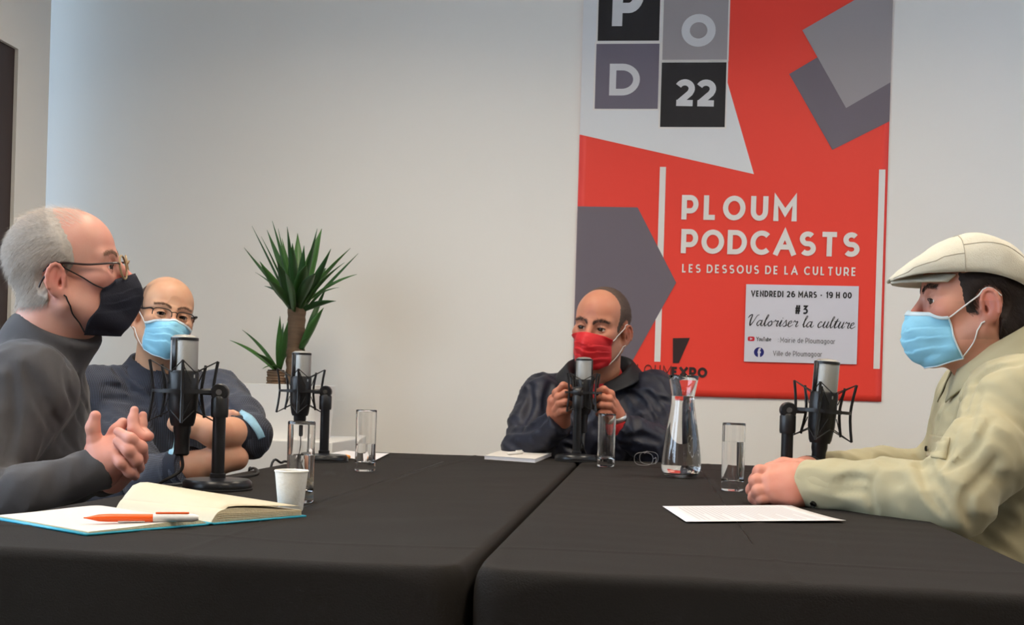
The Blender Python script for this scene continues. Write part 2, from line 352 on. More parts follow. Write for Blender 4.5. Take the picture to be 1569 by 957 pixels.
def cloth(x0, x1, y0, y1, label, seed):
    cx, cy = (x0+x1)/2, (y0+y1)/2; hx, hy = (x1-x0)/2, (y1-y0)/2; R = 0.036
    per = []; st = 0.0065
    def seg(a, b):
        n = max(1, int((Vector(b)-Vector(a)).length/st))
        for i in range(n): per.append(tuple(Vector(a).lerp(Vector(b), i/n)))
    def arc(c, a0):
        for i in range(8): a = a0+PI/2*i/8; per.append((c[0]+R*math.cos(a), c[1]+R*math.sin(a)))
    seg((-hx+R, -hy), (hx-R, -hy)); arc((hx-R, -hy+R), -PI/2); seg((hx, -hy+R), (hx, hy-R)); arc((hx-R, hy-R), 0)
    seg((hx-R, hy), (-hx+R, hy)); arc((-hx+R, hy-R), PI/2); seg((-hx, hy-R), (-hx, -hy+R)); arc((-hx+R, -hy+R), PI)
    P = np.array(per); n = len(P)
    T = np.roll(P, -1, 0)-np.roll(P, 1, 0); T /= np.linalg.norm(T, axis=1)[:, None]; Nn = np.stack([T[:, 1], -T[:, 0]], 1)
    med = np.stack([np.zeros(n), np.clip(P[:, 1], -(hy-hx), hy-hx)], 1)
    s = np.concatenate([[0], np.cumsum(np.linalg.norm(np.diff(P, axis=0), axis=1))])
    rings = []
    def topz(xy):
        q = np.concatenate([xy*np.array([1, 1])+np.array([cx, cy]), np.zeros((len(xy), 1))], 1)
        z = 0.0009*snoise(q, 16, seed)+0.0006*snoise(q, 40, seed+3)
        for c0, dx in ((0.37, 1), (-0.42, 1)):          # pressed fold lines left from the packing
            z += 0.0014*np.exp(-((xy[:, 1]-c0*hy*2+0.02*np.sin(xy[:, 0]*9))/0.006)**2)
        z += 0.0012*np.exp(-((xy[:, 0]-0.08*hx+0.012*np.sin(xy[:, 1]*5))/0.006)**2)
        return z
    for k in range(46):
        t = 1-k/45*0.985 if k < 45 else 0.0
        t = 1-(k/45); q = P-Nn*0.012; q = q+(med-q)*t*0.999
        rings.append(np.concatenate([q, (TZ+topz(q))[:, None]], 1))
    inner_x = hx if cx < -0.3 else -hx
    dcor = np.linalg.norm(P-np.array([inner_x, -hy]), axis=1); rr = 0.012+0.030*np.exp(-(dcor/0.055)**2)
    for k in range(1, 8):
        a = PI/2*k/7; q = P-Nn*0.012*(1-math.sin(a)); z = TZ-rr*(1-math.cos(a))
        rings.append(np.concatenate([q, z[:, None]], 1))
    corner = np.ones(n)
    for k in range(1, 25):
        dz = 0.69*(k/24)**1.3; g = min(1, dz/0.35)
        f = 0.012*g*(np.sin(s*9+seed)+0.6*np.sin(s*23+2*seed))+0.006*g
        f = np.maximum(f, -0.006)
        inner = (np.abs(P[:, 0]-(hx if cx < -0.3 else -hx)) < 0.02)
        f = np.where(inner, np.minimum(f, 0.001)*0.2, f)
        f[inner] = np.minimum(f[inner], 0.0005)
        q = P+Nn*f[:, None]
        rings.append(np.concatenate([q, (TZ-rr-dz*(0.70-rr)/0.69)[:, None]], 1))
    A = np.array(rings); m = len(rings); V = A.reshape(-1, 3)
    i = np.arange(n); j = (i+1) % n; Q = np.concatenate([np.stack([r*n+i, (r+1)*n+i, (r+1)*n+j, r*n+j], 1) for r in range(m-1)])
    o = mesh_np('tablecloth', V, Q, M_cloth, None, (cx, cy, 0)); tag(o, label, 'tablecloth', 'black tablecloths')
    bm = bmesh.new(); bm.from_mesh(o.data); bmesh.ops.recalc_face_normals(bm, faces=bm.faces); bm.to_mesh(o.data); bm.free()
TL = (-0.872, -0.1905, 1.24, 3.40); TR = (-0.1835, 0.467, 1.24, 3.41)
table(*TL, 'left'); table(*TR, 'right')
cloth(*TL, 'black cloth over the left table, under the open notebook', 1)
cloth(*TR, 'black cloth over the right table, under the water carafe', 5)

# ------------------------------------------------------------ poster on the back wall
PY = WY1
def wl(px, py, off=0.0): p = at(px, py, WY1); return Vector((p.x, WY1-off, p.z))
M_red = mat('poster_red', srgb(244, 66, 50), 0.5, var=0.03, vscale=2)
M_pwhite = mat('poster_white', srgb(226, 226, 226), 0.5)
M_pgrey = mat('poster_grey', srgb(112, 102, 110), 0.5)
M_plgrey = mat('poster_light_grey', srgb(160, 152, 152), 0.5)
M_pgrey2 = mat('poster_mid_grey', srgb(112, 104, 116), 0.5)
M_pblack = mat('poster_black', srgb(30, 27, 30), 0.5)
M_pdark = mat('poster_dark_brown', srgb(52, 36, 36), 0.5)
M_pletter = mat('poster_lettering', srgb(232, 226, 220), 0.5)
M_pl2 = mat('poster_pale_lettering', srgb(214, 212, 212), 0.5)
PX0, PX1, PZ0, PZ1 = -0.2885, 0.8615, 0.9385, 2.56
poster = thing('wall_poster', 'tall red grey and white podcast poster taped on the back wall', 'poster', (0, 0, 0))
def sheet_y(x, z):      # distance of the paper from the wall: the lower edge bows off slightly
    return 0.004+0.006*max(0, 1-(z-PZ0)/0.12)**2*(0.5+0.5*math.sin(x*7))
s = MB(); nx, nz = 40, 60
s.grid([[(PX0+(PX1-PX0)*i/nx, PY-sheet_y(PX0+(PX1-PX0)*i/nx, PZ0+(PZ1-PZ0)*j/nz), PZ0+(PZ1-PZ0)*j/nz) for j in range(nz+1)] for i in range(nx+1)])
s.build('paper', M_red, poster, solid=0.0006)
def clip_rect(poly, x0, x1, z0, z1):
    def cl(ps, f, g):
        out = []
        for i in range(len(ps)):
            a, b = ps[i-1], ps[i]; fa, fb = f(a), f(b)
            if (fa >= 0) != (fb >= 0): t = fa/(fa-fb); out.append((a[0]+(b[0]-a[0])*t, a[1]+(b[1]-a[1])*t))
            if fb >= 0: out.append(b)
        return out
    for f in (lambda p: p[0]-x0, lambda p: x1-p[0], lambda p: p[1]-z0, lambda p: z1-p[1]): poly = cl(poly, f, None)
    return poly
def print_poly(name, pts, m, layer, parent=None, clip=True):
    q = [(v.x, v.z) for v in (wl(*p) for p in pts)]
    if clip: q = clip_rect(q, PX0, PX1, PZ0, PZ1)
    y = PY-0.0052-0.0004*layer
    return MB().prism([(a, y, b) for a, b in q], (0, -0.0003, 0)).build(name, m, parent or poster, smooth=False)
print_poly('white_triangle', [(840, -110), (1092, -110), (1112, 118), (1155, 267), (880, 204.5)], M_pwhite, 0)
print_poly('grey_pentagon', [(860, 316), (977, 318), (1036, 433), (965, 560), (880, 700), (860, 700)], M_pgrey, 3)
print_poly('dark_square', [(1209, 114), (1275, 230), (1369, 183), (1369, 20), (1300, 60)], M_pgrey, 1)
print_poly('light_square', [(1229, 47), (1296, 166), (1372, 122), (1372, -10), (1345, -20)], M_plgrey, 2)
for nm, q, m in (('black_box', (917, -31, 1011, 63), M_pblack), ('pale_box', (1016, -9, 1115, 92), M_plgrey), ('grey_box', (912.5, 68, 1009, 167), M_pgrey2), ('dark_box', (1012.5, 96.5, 1111.5, 195), M_pblack)):
    a = wl((q[0]+q[2])/2, (q[1]+q[3])/2); w2 = (wl(q[2], q[1])-wl(q[0], q[1])).length/2; h2 = (wl(q[0], q[1])-wl(q[0], q[3])).length/2
    for nm2, mm, e, ly in (('box_border', M_pletter, 0.006, 1), (nm, m, 0, 3)):
        y = PY-0.0052-0.0004*ly
        MB().box((a.x-w2-e, y-0.0003, a.z-h2-e), (a.x+w2+e, y, a.z+h2+e)).build(nm2, mm, poster, smooth=False)
for x0, x1, y0, y1 in ((1007, 1016, 256, 554), (1343, 1351, 260, 565)):
    a = wl(x0+3, y0); b = wl(x1-3, y1); c = (a.x+b.x)/2; y = PY-0.0052-0.0004*2
    MB().box((c-0.0115, y-0.0003, b.z), (c+0.0115, y, a.z)).build('upright_bar', M_pletter, poster, smooth=False)
print_poly('logo_shape', [(1031, 518), (1057, 517.5), (1040, 556), (1031, 556)], M_pdark, 3)

# lettering: a stroke font (geometric sans) with mitred strokes
def arcp(cx, cy, rx, ry, a0, a1, n=14): return [(cx+rx*math.cos(math.radians(a0+(a1-a0)*i/n)), cy+ry*math.sin(math.radians(a0+(a1-a0)*i/n))) for i in range(n+1)]
def GL():
    g = {}
    g['P'] = (.62, [[(0, 0), (0, 1)], [(0, 1), (.33, 1)]+arcp(.33, .66, .29, .34, 90, -90)+[(0, .32)]])
    g['L'] = (.52, [[(0, 1), (0, 0), (.52, 0)]])
    g['O'] = (.94, [arcp(.47, .5, .47, .5, 90, 450, 32)])
    g['U'] = (.72, [[(0, 1), (0, .36)]+arcp(.36, .36, .36, .36, 180, 360)+[(.72, 1)]])
    g['M'] = (.86, [[(0, 0), (0, 1), (.43, .3), (.86, 1), (.86, 0)]])
    g['D'] = (.76, [[(.3, 0), (0, 0), (0, 1), (.3, 1)]+arcp(.3, .5, .46, .5, 90, -90, 18)])
    g['C'] = (.8, [arcp(.47, .5, .47, .5, 45, 315, 24)])
    g['A'] = (.84, [[(0, 0), (.42, 1), (.84, 0)], [(.16, .3), (.68, .3)]])
    g['S'] = (.6, [arcp(.3, .745, .28, .255, 38, 250, 14)+arcp(.3, .255, .3, .255, 70, -142, 14)])
    g['T'] = (.7, [[(0, 1), (.7, 1)], [(.35, 1), (.35, 0)]])
    g['E'] = (.55, [[(.55, 1), (0, 1), (0, 0), (.55, 0)], [(0, .5), (.49, .5)]])
    g['X'] = (.74, [[(0, 1), (.74, 0)], [(.74, 1), (0, 0)]])
    g['R'] = (.64, [[(0, 0), (0, 1)], [(0, 1), (.33, 1)]+arcp(.33, .66, .29, .34, 90, -90)+[(0, .32)], [(.33, .32), (.62, 0)]])
    g['N'] = (.72, [[(0, 0), (0, 1), (.72, 0), (.72, 1)]])
    g['V'] = (.8, [[(0, 1), (.4, 0), (.8, 1)]])
    g['I'] = (0, [[(0, 0), (0, 1)]])
    g['H'] = (.7, [[(0, 0), (0, 1)], [(.7, 0), (.7, 1)], [(0, .5), (.7, .5)]])
    g['2'] = (.6, [arcp(.28, .7, .28, .3, 155, -20, 12)+[(.49, .48), (.08, .04)], [(-.04, 0), (.62, 0)]])
    g['6'] = (.6, [[(.5, .95), (.33, 1)]+arcp(.3, .5, .3, .5, 100, 180, 6)+arcp(.3, .3, .3, .3, 180, 540, 24)])
    g['1'] = (.26, [[(0, .8), (.26, 1), (.26, 0)]])
    g['9'] = (.6, [[(.1, .04), (.27, 0)]+arcp(.3, .5, .3, .5, -80, 0, 6)+arcp(.3, .7, .3, .3, 0, 360, 24)])
    g['0'] = (.6, [arcp(.3, .5, .3, .5, 90, 450, 28)])
    g['3'] = (.58, [[(.03, 1), (.52, 1), (.22, .6)]+arcp(.25, .3, .32, .3, 90, -130, 14)])
    g['#'] = (.7, [[(.24, 1), (.14, 0)], [(.56, 1), (.46, 0)], [(0, .68), (.7, .68)], [(0, .32), (.7, .32)]])
    g['-'] = (.3, [[(0, .4), (.3, .4)]])
    g[':'] = (0, [[(0, .0), (0, .1)], [(0, .5), (0, .6)]])
    x = .68
    g['a'] = (.48, [arcp(.24, x/2, .24, x/2, 0, 360, 20), [(.48, x), (.48, 0)]])
    g['i'] = (0, [[(0, 0), (0, x)], [(0, .9), (0, 1)]])
    g['r'] = (.3, [[(0, 0), (0, x)], arcp(.26, x-.26, .26, .26, 180, 80, 8)])
    g['e'] = (.48, [[(.02, x/2), (.48, x/2)]+arcp(.25, x/2, .24, x/2, 0, 305, 18)])
    g['d'] = (.48, [arcp(.24, x/2, .24, x/2, 0, 360, 20), [(.48, 1.02), (.48, 0)]])
    g['l'] = (0, [[(0, 0), (0, 1.02)]])
    g['o'] = (.5, [arcp(.25, x/2, .25, x/2, 0, 360, 22)])
    g['u'] = (.44, [[(0, x), (0, .24)]+arcp(.22, .22, .22, .22, 180, 360, 10)+[(.44, x)], [(.44, x), (.44, 0)]])
    g['m'] = (.76, [[(0, 0), (0, x)], arcp(.19, x-.2, .19, .2, 180, 0, 8)+[(.38, 0)], arcp(.57, x-.2, .19, .2, 180, 0, 8)+[(.76, 0)]])
    g['g'] = (.48, [arcp(.24, x/2, .24, x/2, 0, 360, 20), [(.48, x), (.48, -.1)]+arcp(.24, -.08, .24, .2, 0, -150, 8)])
    g['b'] = (.48, [arcp(.24, x/2, .24, x/2, 0, 360, 20), [(0, 1.02), (0, 0)]])
    g['Y'] = (.7, [[(0, 1), (.35, .45), (.7, 1)], [(.35, .45), (.35, 0)]])
    g['f'] = (.42, [[(.18, -.25), (.18, .72)]+arcp(.42, .72, .24, .24, 180, 90, 8), [(0, .5), (.42, .5)]])
    for ch, k in dict(P=.81, L=.73, O=.79, U=.72, M=.9, D=.79, C=.78, A=.83, S=.8, T=.86, E=.76, R=.8, X=.84, N=.8, V=.83, H=.8).items():
        w0, st = g[ch]; g[ch] = (w0*k, [[(p[0]*k, p[1]) for p in q] for q in st])
    return g
GLY = GL()
def stroke_poly(mb, pts, w, to3, cap=True):
    P = [np.array(p, float) for p in pts]; n = len(P); closed = np.linalg.norm(P[0]-P[-1]) < 1e-6
    L = []; R = []
    for i in range(n):
        if closed: a = P[i-1] if i > 0 else P[-2]; b = P[i+1] if i < n-1 else P[1]
        else: a = P[max(i-1, 0)]; b = P[min(i+1, n-1)]
        d0 = P[i]-a if np.linalg.norm(P[i]-a) > 1e-9 else b-P[i]; d1 = b-P[i] if np.linalg.norm(b-P[i]) > 1e-9 else P[i]-a
        d0 = d0/np.linalg.norm(d0); d1 = d1/np.linalg.norm(d1); n0 = np.array([-d0[1], d0[0]]); n1 = np.array([-d1[1], d1[0]]); m = n0+n1
        l = np.linalg.norm(m); m = m/l if l > 1e-6 else n0; k = min(1/max(m @ n0, 0.2), 2.6)
        ww = w[i] if isinstance(w, (list, tuple)) else w
        L.append(P[i]+m*ww/2*k); R.append(P[i]-m*ww/2*k)
    vs = [to3(p) for p in L]+[to3(p) for p in R]
    mb.add(vs, [(i, i+1, n+i+1, n+i) for i in range(n-1)])
def letters(name, text, p0, p1, cap_px, wt, m, y, parent, track=0.3, slant=0.0, space=0.6, mapper=None):
    """text between pixel p0 (baseline left) and p1 (baseline right), cap height cap_px; laid on the wall plane"""
    mp = mapper or (lambda a, b: wl(a, b))
    A = mp(*p0); B = mp(*p1); Hh = (mp(p0[0], p0[1]-cap_px)-A).length
    tot = 0; lay = []; wi = 0
    for i, ch in enumerate(text):
        if ch == ' ': tot += space; wi += 1; continue
        wd, st = GLY[ch]; lay.append((tot, st, wi)); tot += wd+track+wt
    tot -= track; sx = (B-A).length/tot; ux = (B-A).normalized(); uz = Vector((-ux.z, 0, ux.x)); mbs = [MB() for _ in range(wi+1)]
    h = Hh*(1-wt) ; off = Hh*wt/2; nst = 0
    for x0, st, wi_ in lay:
        mb = mbs[wi_]
        for ps in st:
            nst += 1
            def to3(p, yy=y-0.00012*(nst % 3)):
                q = A+ux*p[0]+uz*p[1]; return (q.x, yy, q.z)
            pp = [((x0+wt/2+p[0]+slant*p[1])*sx, p[1]*h+off) for p in ps]
            # extend open ends by half a stroke so corners and bars meet the cap line
            if (abs(pp[0][0]-pp[-1][0])+abs(pp[0][1]-pp[-1][1])) > 1e-6:
                for e, f in ((0, 1), (-1, -2)):
                    dx = np.array(pp[e])-np.array(pp[f]); dl = np.linalg.norm(dx)
                    ends_at_edge = (ps[e][1] in (0, 1) and abs(ps[e][1]-ps[f][1]) > 0.3)
                    if dl > 1e-9 and ends_at_edge: pp[e] = tuple(np.array(pp[e])+dx/dl*Hh*wt/2*min(1.0, dl/abs(dx[1])))
            stroke_poly(mb, pp, Hh*wt, to3)
    for mb in mbs: mb.build(name, m, parent, smooth=False)
YL = PY-0.0078
letters('lettering', 'P', (939, 41), (984, 41), 78, 0.2, M_pl2, YL, poster)
letters('lettering', 'O', (1043, 72.5), (1096, 72.5), 50, 0.25, M_pl2, YL, poster)
letters('lettering', 'D', (932, 147), (981, 147), 48.5, 0.21, M_pl2, YL, poster)
letters('lettering', '22', (1033, 163), (1097, 164), 41, 0.23, M_pl2, YL, poster, track=0.02)
letters('lettering', 'PLOUM', (1044, 336.5), (1220, 339.5), 37.5, 0.21, M_pletter, YL, poster, track=0.24)
letters('lettering', 'PODCASTS', (1043, 388), (1316, 394), 37, 0.21, M_pletter, YL, poster, track=0.15)
letters('lettering', 'LES DESSOUS DE LA CULTURE', (1045, 417.5), (1311, 423), 13, 0.17, M_pletter, YL, poster, track=0.33, space=0.5)
letters('lettering', 'PLOUM', (963, 574), (1028, 577), 17, 0.075, M_pdark, YL, poster, track=0.3)
letters('lettering', 'EXPO', (1029, 577), (1083, 578.5), 15.5, 0.25, M_pdark, YL, poster, track=0.16)

# notice taped on the poster
notice = thing('paper_notice', 'white paper notice with the date, fixed on the lower right of the red poster', 'notice', (0, 0, 0))
M_npaper = mat('notice_paper', srgb(216, 214, 222), 0.6)
M_ink = mat('black_ink', (0.012, 0.012, 0.014), 0.6); M_inkg = mat('grey_ink', (0.12, 0.12, 0.13), 0.6)
na, nb = wl(1143, 435.5), wl(1311, 558); ny = PY-0.0100
MB().box((na.x, ny, nb.z), (na.x+0.413, ny+0.0006, na.z)).build('sheet', M_npaper, notice, smooth=False)
YN = ny-0.0006
letters('lettering', 'VENDREDI 26 MARS - 19 H 00', (1150.5, 454.5), (1304, 457.5), 9.5, 0.2, M_ink, YN, notice, track=0.22, space=0.5)
letters('lettering', '#3', (1217, 481), (1237, 481.5), 13.5, 0.2, M_ink, YN, notice, track=0.25)
letters('lettering', 'Mairie de Ploumagoar', (1195, 524.5), (1279, 527), 8, 0.11, M_inkg, YN, notice, track=0.2, space=0.4)
letters('lettering', 'Ville de Ploumagoar', (1184, 545), (1259, 546.5), 8, 0.11, M_inkg, YN, notice, track=0.2, space=0.4)
letters('lettering', 'YouTube', (1158.5, 522.5), (1181, 523), 6.5, 0.17, M_inkg, YN, notice, track=0.12)
letters('lettering', ':', (1191.5, 524), (1192.6, 524), 8, 0.12, M_inkg, YN, notice)
ba = wl(1150.6, 519); 
M_ytred = mat('badge_red', srgb(200, 30, 50), 0.5); M_fbblue = mat('badge_navy', srgb(28, 30, 110), 0.5)
q = MB(); pr = [(ba.x+0.0125*math.copysign(abs(math.cos(a))**0.45, math.cos(a)), YN, ba.z+0.0085*math.copysign(abs(math.sin(a))**0.45, math.sin(a))) for a in [2*PI*i/32 for i in range(32)]]
q.prism(pr, (0, 0.0004, 0)).build('red_badge', M_ytred, notice, smooth=False)
MB().prism([(ba.x-0.004, YN-0.0002, ba.z-0.0045), (ba.x+0.006, YN-0.0002, ba.z), (ba.x-0.004, YN-0.0002, ba.z+0.0045)], (0, 0.0004, 0)).build('play_mark', M_npaper, notice, smooth=False)
bf = wl(1162.5, 539.5)
MB().prism([(bf.x+0.0185*math.cos(2*PI*i/36), YN, bf.z+0.0185*math.sin(2*PI*i/36)) for i in range(36)], (0, 0.0004, 0)).build('round_badge', M_fbblue, notice, smooth=False)
letters('badge_letter', 'f', (1159.2, 547), (1166.5, 547), 15, 0.2, M_npaper, YN-0.0002, notice)
# brush-script line
SC = {
 'V': (.78, [[(-.05, .72, .05), (.1, .95, .1), (.3, 1.02, .09), (.2, .5, .13), (.22, .02, .12), (.45, .35, .07), (.72, .95, .05), (.9, 1.05, .04)]]),
 'a': (.6, [[(.42, .5, .1), (.2, .5, .06), (.03, .2, .1), (.12, .0, .08), (.32, .2, .05), (.47, .55, .05), (.38, .12, .12), (.5, .0, .06), (.66, .2, .04)]]),
 'l': (.36, [[(0, .18, .04), (.2, .6, .05), (.36, 1.0, .06), (.26, 1.02, .06), (.12, .4, .12), (.14, .0, .09), (.38, .2, .04)]]),
 'o': (.54, [[(.3, .5, .06), (.06, .28, .1), (.14, .0, .08), (.38, .18, .1), (.32, .5, .06), (.34, .4, .05), (.56, .42, .04)]]),
 'r': (.46, [[(0, .4, .04), (.14, .58, .08), (.2, .45, .06), (.38, .5, .1), (.28, .12, .1), (.34, .0, .06), (.5, .18, .04)]]),
 'i': (.32, [[(0, .18, .04), (.2, .55, .1), (.1, .1, .11), (.16, .0, .06), (.34, .2, .04)], [(.27, .76, .07), (.29, .82, .09)]]),
 's': (.46, [[(0, .15, .04), (.28, .6, .06), (.3, .42, .08), (.34, .15, .1), (.16, .0, .07), (.04, .08, .05)], [(.3, .04, .05), (.5, .2, .04)]]),
 'e': (.46, [[(.02, .2, .05), (.3, .38, .06), (.3, .55, .06), (.1, .42, .09), (.06, .1, .1), (.2, .0, .07), (.48, .2, .04)]]),
 'c': (.44, [[(.34, .48, .1), (.22, .56, .06), (.04, .26, .1), (.12, .0, .09), (.46, .2, .04)]]),
 'u': (.58, [[(0, .2, .04), (.16, .55, .1), (.06, .12, .11), (.16, .0, .06), (.34, .24, .05), (.46, .55, .09), (.36, .1, .11), (.44, .0, .06), (.6, .2, .04)]]),
 't': (.4, [[(0, .2, .04), (.3, .85, .08), (.12, .2, .12), (.16, .0, .08), (.42, .2, .04)], [(.04, .6, .06), (.48, .66, .05)]]),
}
def script(text, p0, p1, cap_px):
    A = wl(*p0); B = wl(*p1); Hh = (wl(p0[0], p0[1]-cap_px)-A).length; tot = 0; lay = []
    for ch in text:
        if ch == ' ': tot += .38; continue
        lay.append((tot, ch)); tot += SC[ch][0]
    sx = (B-A).length/tot; ux = (B-A).normalized(); uz = Vector((-ux.z, 0, ux.x)); mb = MB(); n = 0
    for x0, ch in lay:
        for st in SC[ch][1]:
            sp = spline(st, 6); n += 1
            def to3(p, n=n): q_ = A+ux*p[0]+uz*p[1]; return (q_.x, YN-0.0001*(n % 5), q_.z)
            stroke_poly(mb, [((x0+a+0.12*b)*sx, b*Hh) for a, b, c in sp], [max(c, .035)*1.25*Hh*0.8 for a, b, c in sp], to3)
    mb.build('script_lettering', M_ink, notice, smooth=False)
script('Valoriser la culture', (1145, 498.5), (1309, 503.5), 16)

# ------------------------------------------------------------ yucca in a white planter on a low plinth
PLY = 4.02
p0 = at(383, 700, PLY); 
M_planter = mat('planter_white', (0.83, 0.82, 0.80), 0.35)
pl_z = at(440, 690, PLY-0.15).z
plinth_top = at(470, 672, PLY-0.05).z
pxa, pxb = at(352, 690, PLY).x, at(533, 690, PLY).x
plinth = thing('display_plinth', 'low white plinth against the back wall under the plant pot', 'plinth', ((pxa+pxb)/2, PLY+0.03, 0))
hw = (pxb-pxa)/2
MB().box((-hw, -0.24, 0.05), (hw, 0.24, plinth_top)).build('body', M_white, plinth, bevel=0.004)
MB().box((-hw+0.03, -0.21, 0), (hw-0.03, 0.21, 0.05)).build('foot', M_white, plinth)
pot = thing('planter', 'tall white tapered plant pot on the plinth', 'planter', (at(440, 640, PLY).x, PLY, plinth_top))
ztop = at(430, 589, PLY).z-plinth_top; w1 = (at(498, 600, PLY).x-at(379, 600, PLY).x)/2
def sq_ring(hw_, z, r=0.02, n=6):
    o = []
    for cx, cy, a0 in ((1, 1, 0), (-1, 1, 90), (-1, -1, 180), (1, -1, 270)):
        for i in range(n+1): a = math.radians(a0+90*i/n); o.append((cx*(hw_-r)+r*math.cos(a), cy*(hw_-r)+r*math.sin(a), z))
    return o
rings = [sq_ring(w1*0.9, 0), sq_ring(w1, ztop), sq_ring(w1-0.006, ztop+0.002), sq_ring(w1-0.012, ztop), sq_ring(w1-0.014, ztop-0.04)]
m_ = MB(); m_.grid([list(c) for c in zip(*rings)], closed_u=True); m_.add(rings[0], [tuple(range(len(rings[0])))[::-1]]); m_.build('shell', M_planter, pot)
M_soil = mat('potting_soil', (0.03, 0.02, 0.013), 0.95, var=0.5, vscale=60, bump=0.8, bscale=90)
MB().add([(x, y, ztop-0.035) for x, y, z in sq_ring(w1-0.0135, 0)], [tuple(range(28))]).build('soil', M_soil, pot)
M_trunk = mat('yucca_trunk', (0.20, 0.125, 0.075), 0.85, var=0.45, vscale=14, aniso=(1, 1, 7), bump=0.8, bscale=35, bdist=0.006)
M_cut = mat('trunk_cut', (0.07, 0.045, 0.03), 0.9, var=0.4, vscale=30)
M_leaf = mat('yucca_leaf', (0.055, 0.15, 0.035), 0.4, var=0.45, vscale=9, spec=0.4)
M_leaf2 = mat('yucca_leaf_dark', (0.035, 0.10, 0.03), 0.4, var=0.4, vscale=9, spec=0.4)
yb = Vector((pot.location.x, PLY, plinth_top+ztop-0.037))
yucca = thing('yucca_plant', 'green yucca with a thick bare trunk and two leaf crowns in the white pot', 'plant', yb)
def trunk(px, pyt, pyb, wpx, Y, name):
    a = at(px, pyt, Y)-yb; r = (at(px+wpx/2, pyt, Y)-at(px-wpx/2, pyt, Y)).length/2; n = 26; pr = []
    zb = 0.0 - 0.0
    for i in range(n+1): z = zb+(a.z-zb)*i/n; pr.append((r*(1.06+0.05*math.sin(i*2.1)+0.04*math.sin(i*5.3)-0.1*i/n), z))
    mb = MB(); mb.lathe(pr, 20, c=(a.x, a.y, 0)); o = mb.build(name, M_trunk, yucca); MB().lathe([(0.001, a.z), (r*0.93, a.z), (r*0.9, a.z+0.004), (0.001, a.z+0.005)], 20, c=(a.x, a.y, 0)).build('cut_top', M_cut, o)
trunk(455, 469, 600, 27, PLY, 'trunk'); trunk(423, 568, 600, 27, PLY-0.03, 'trunk')
def leaf(base, tip, w, droop, m, roll=0.0):
    base = Vector(base); tip = Vector(tip); d = tip-base; L = d.length; n = 9
    side = d.cross(Vector((0, 0, 1)));
    if side.length < 0.15*L: side = Vector((math.cos(roll*7+1), math.sin(roll*7+1), 0))
    side.normalize(); side = Matrix.Rotation(roll, 3, d.normalized()) @ side; nrm = side.cross(d).normalized()
    rows = []
    for i in range(n+1):
        t = i/n; c = base+d*t+Vector((0, 0, 1))*droop*L*4*t*(1-t); ww = w*(0.62+1.35*t*(1-t)*1.6)*(1-t**3.2)+0.0004
        rows.append([c-side*ww+nrm*ww*0.35, c-side*ww*0.5+nrm*ww*0.08, c, c+side*ww*0.5+nrm*ww*0.08, c+side*ww+nrm*ww*0.35])
    MB().grid(rows).build('leaf', m, yucca, solid=0.0007)
crown = at(455, 472, PLY)-yb
LV = [(417, 338, .3, 9, 0), (386, 346, .2, 9, 1), (374, 379, -.1, 8, 1), (391, 417, -.25, 8, 0), (405, 438, -.2, 6, 1), (432, 365, .05, 11, 0), (440, 347, .35, 5, 1), (456, 357, -.2, 10, 0), (486, 350, .3, 6, 1), (493, 350, -.1, 11, 0), (479, 380, -.3, 11, 0), (507, 381, .3, 7, 1), (537, 380, .05, 8, 0), (549, 388, -.2, 5, 1), (547, 420, .2, 7, 0), (515, 461, .1, 6, 1), (447, 400, -.4, 10, 1), (470, 405, .5, 10, 0), (425, 400, .45, 9, 1), (500, 410, -.45, 9, 1), (462, 420, -.5, 9, 1), (400, 362, .15, 8, 0), (409, 352, -.25, 7, 1), (426, 350, -.1, 7, 0), (448, 372, .25, 10, 1), (466, 376, .3, 9, 1), (487, 368, -.25, 8, 0), (519, 395, -.1, 8, 1), (528, 402, .25, 7, 0), (398, 400, .3, 8, 0), (437, 415, .55, 9, 0), (484, 418, .55, 9, 1), (520, 440, -.3, 6, 1), (410, 428, .4, 7, 0)]
for i, (x, y, dy, w_, mm) in enumerate(LV):
    tip = at(x, y, PLY-dy*0.55)-yb; bs = crown+Vector(((x-455)*0.00030, -dy*0.06, -0.012+0.028*((i*7) % 5)/4))
    leaf(bs, tip, w_*0.0019, 0.05 if y > 400 else -0.03*((i % 3)-1), (M_leaf, M_leaf2)[mm], roll=(i % 5-2)*0.35)
c2 = at(428, 573, PLY-0.03)-yb
for i, (x, y, dy, w_, mm) in enumerate([(352, 521, .1, 7, 0), (371, 505, -.1, 5, 1), (388, 540, .25, 6, 0), (429, 484, .1, 6, 0), (434, 495, -.2, 5, 1), (441, 492, .2, 6, 0), (402, 565, .3, 4, 0), (470, 470, -.15, 5, 1)]):
    tip = at(x, y, PLY-0.03-dy*0.5)-yb; leaf(c2+Vector((0, 0, 0.004*i-0.004)), tip, w_*0.0019, 0.06 if x < 410 else 0.0, (M_leaf, M_leaf2)[mm], roll=(i % 4-1.5)*0.3)
c3 = at(462, 535, PLY-0.02)-yb
for i, (x, y, dy, w_, mm) in enumerate([(496, 471, .1, 8, 0), (475, 515, .05, 8, 0), (473, 549, -.1, 4, 1), (500, 440, -.2, 5, 1)]):
    tip = at(x, y, PLY-0.02-dy*0.5)-yb; leaf(c3, tip, w_*0.0019, 0.04, (M_leaf, M_leaf2)[mm], roll=(i-1)*0.3)

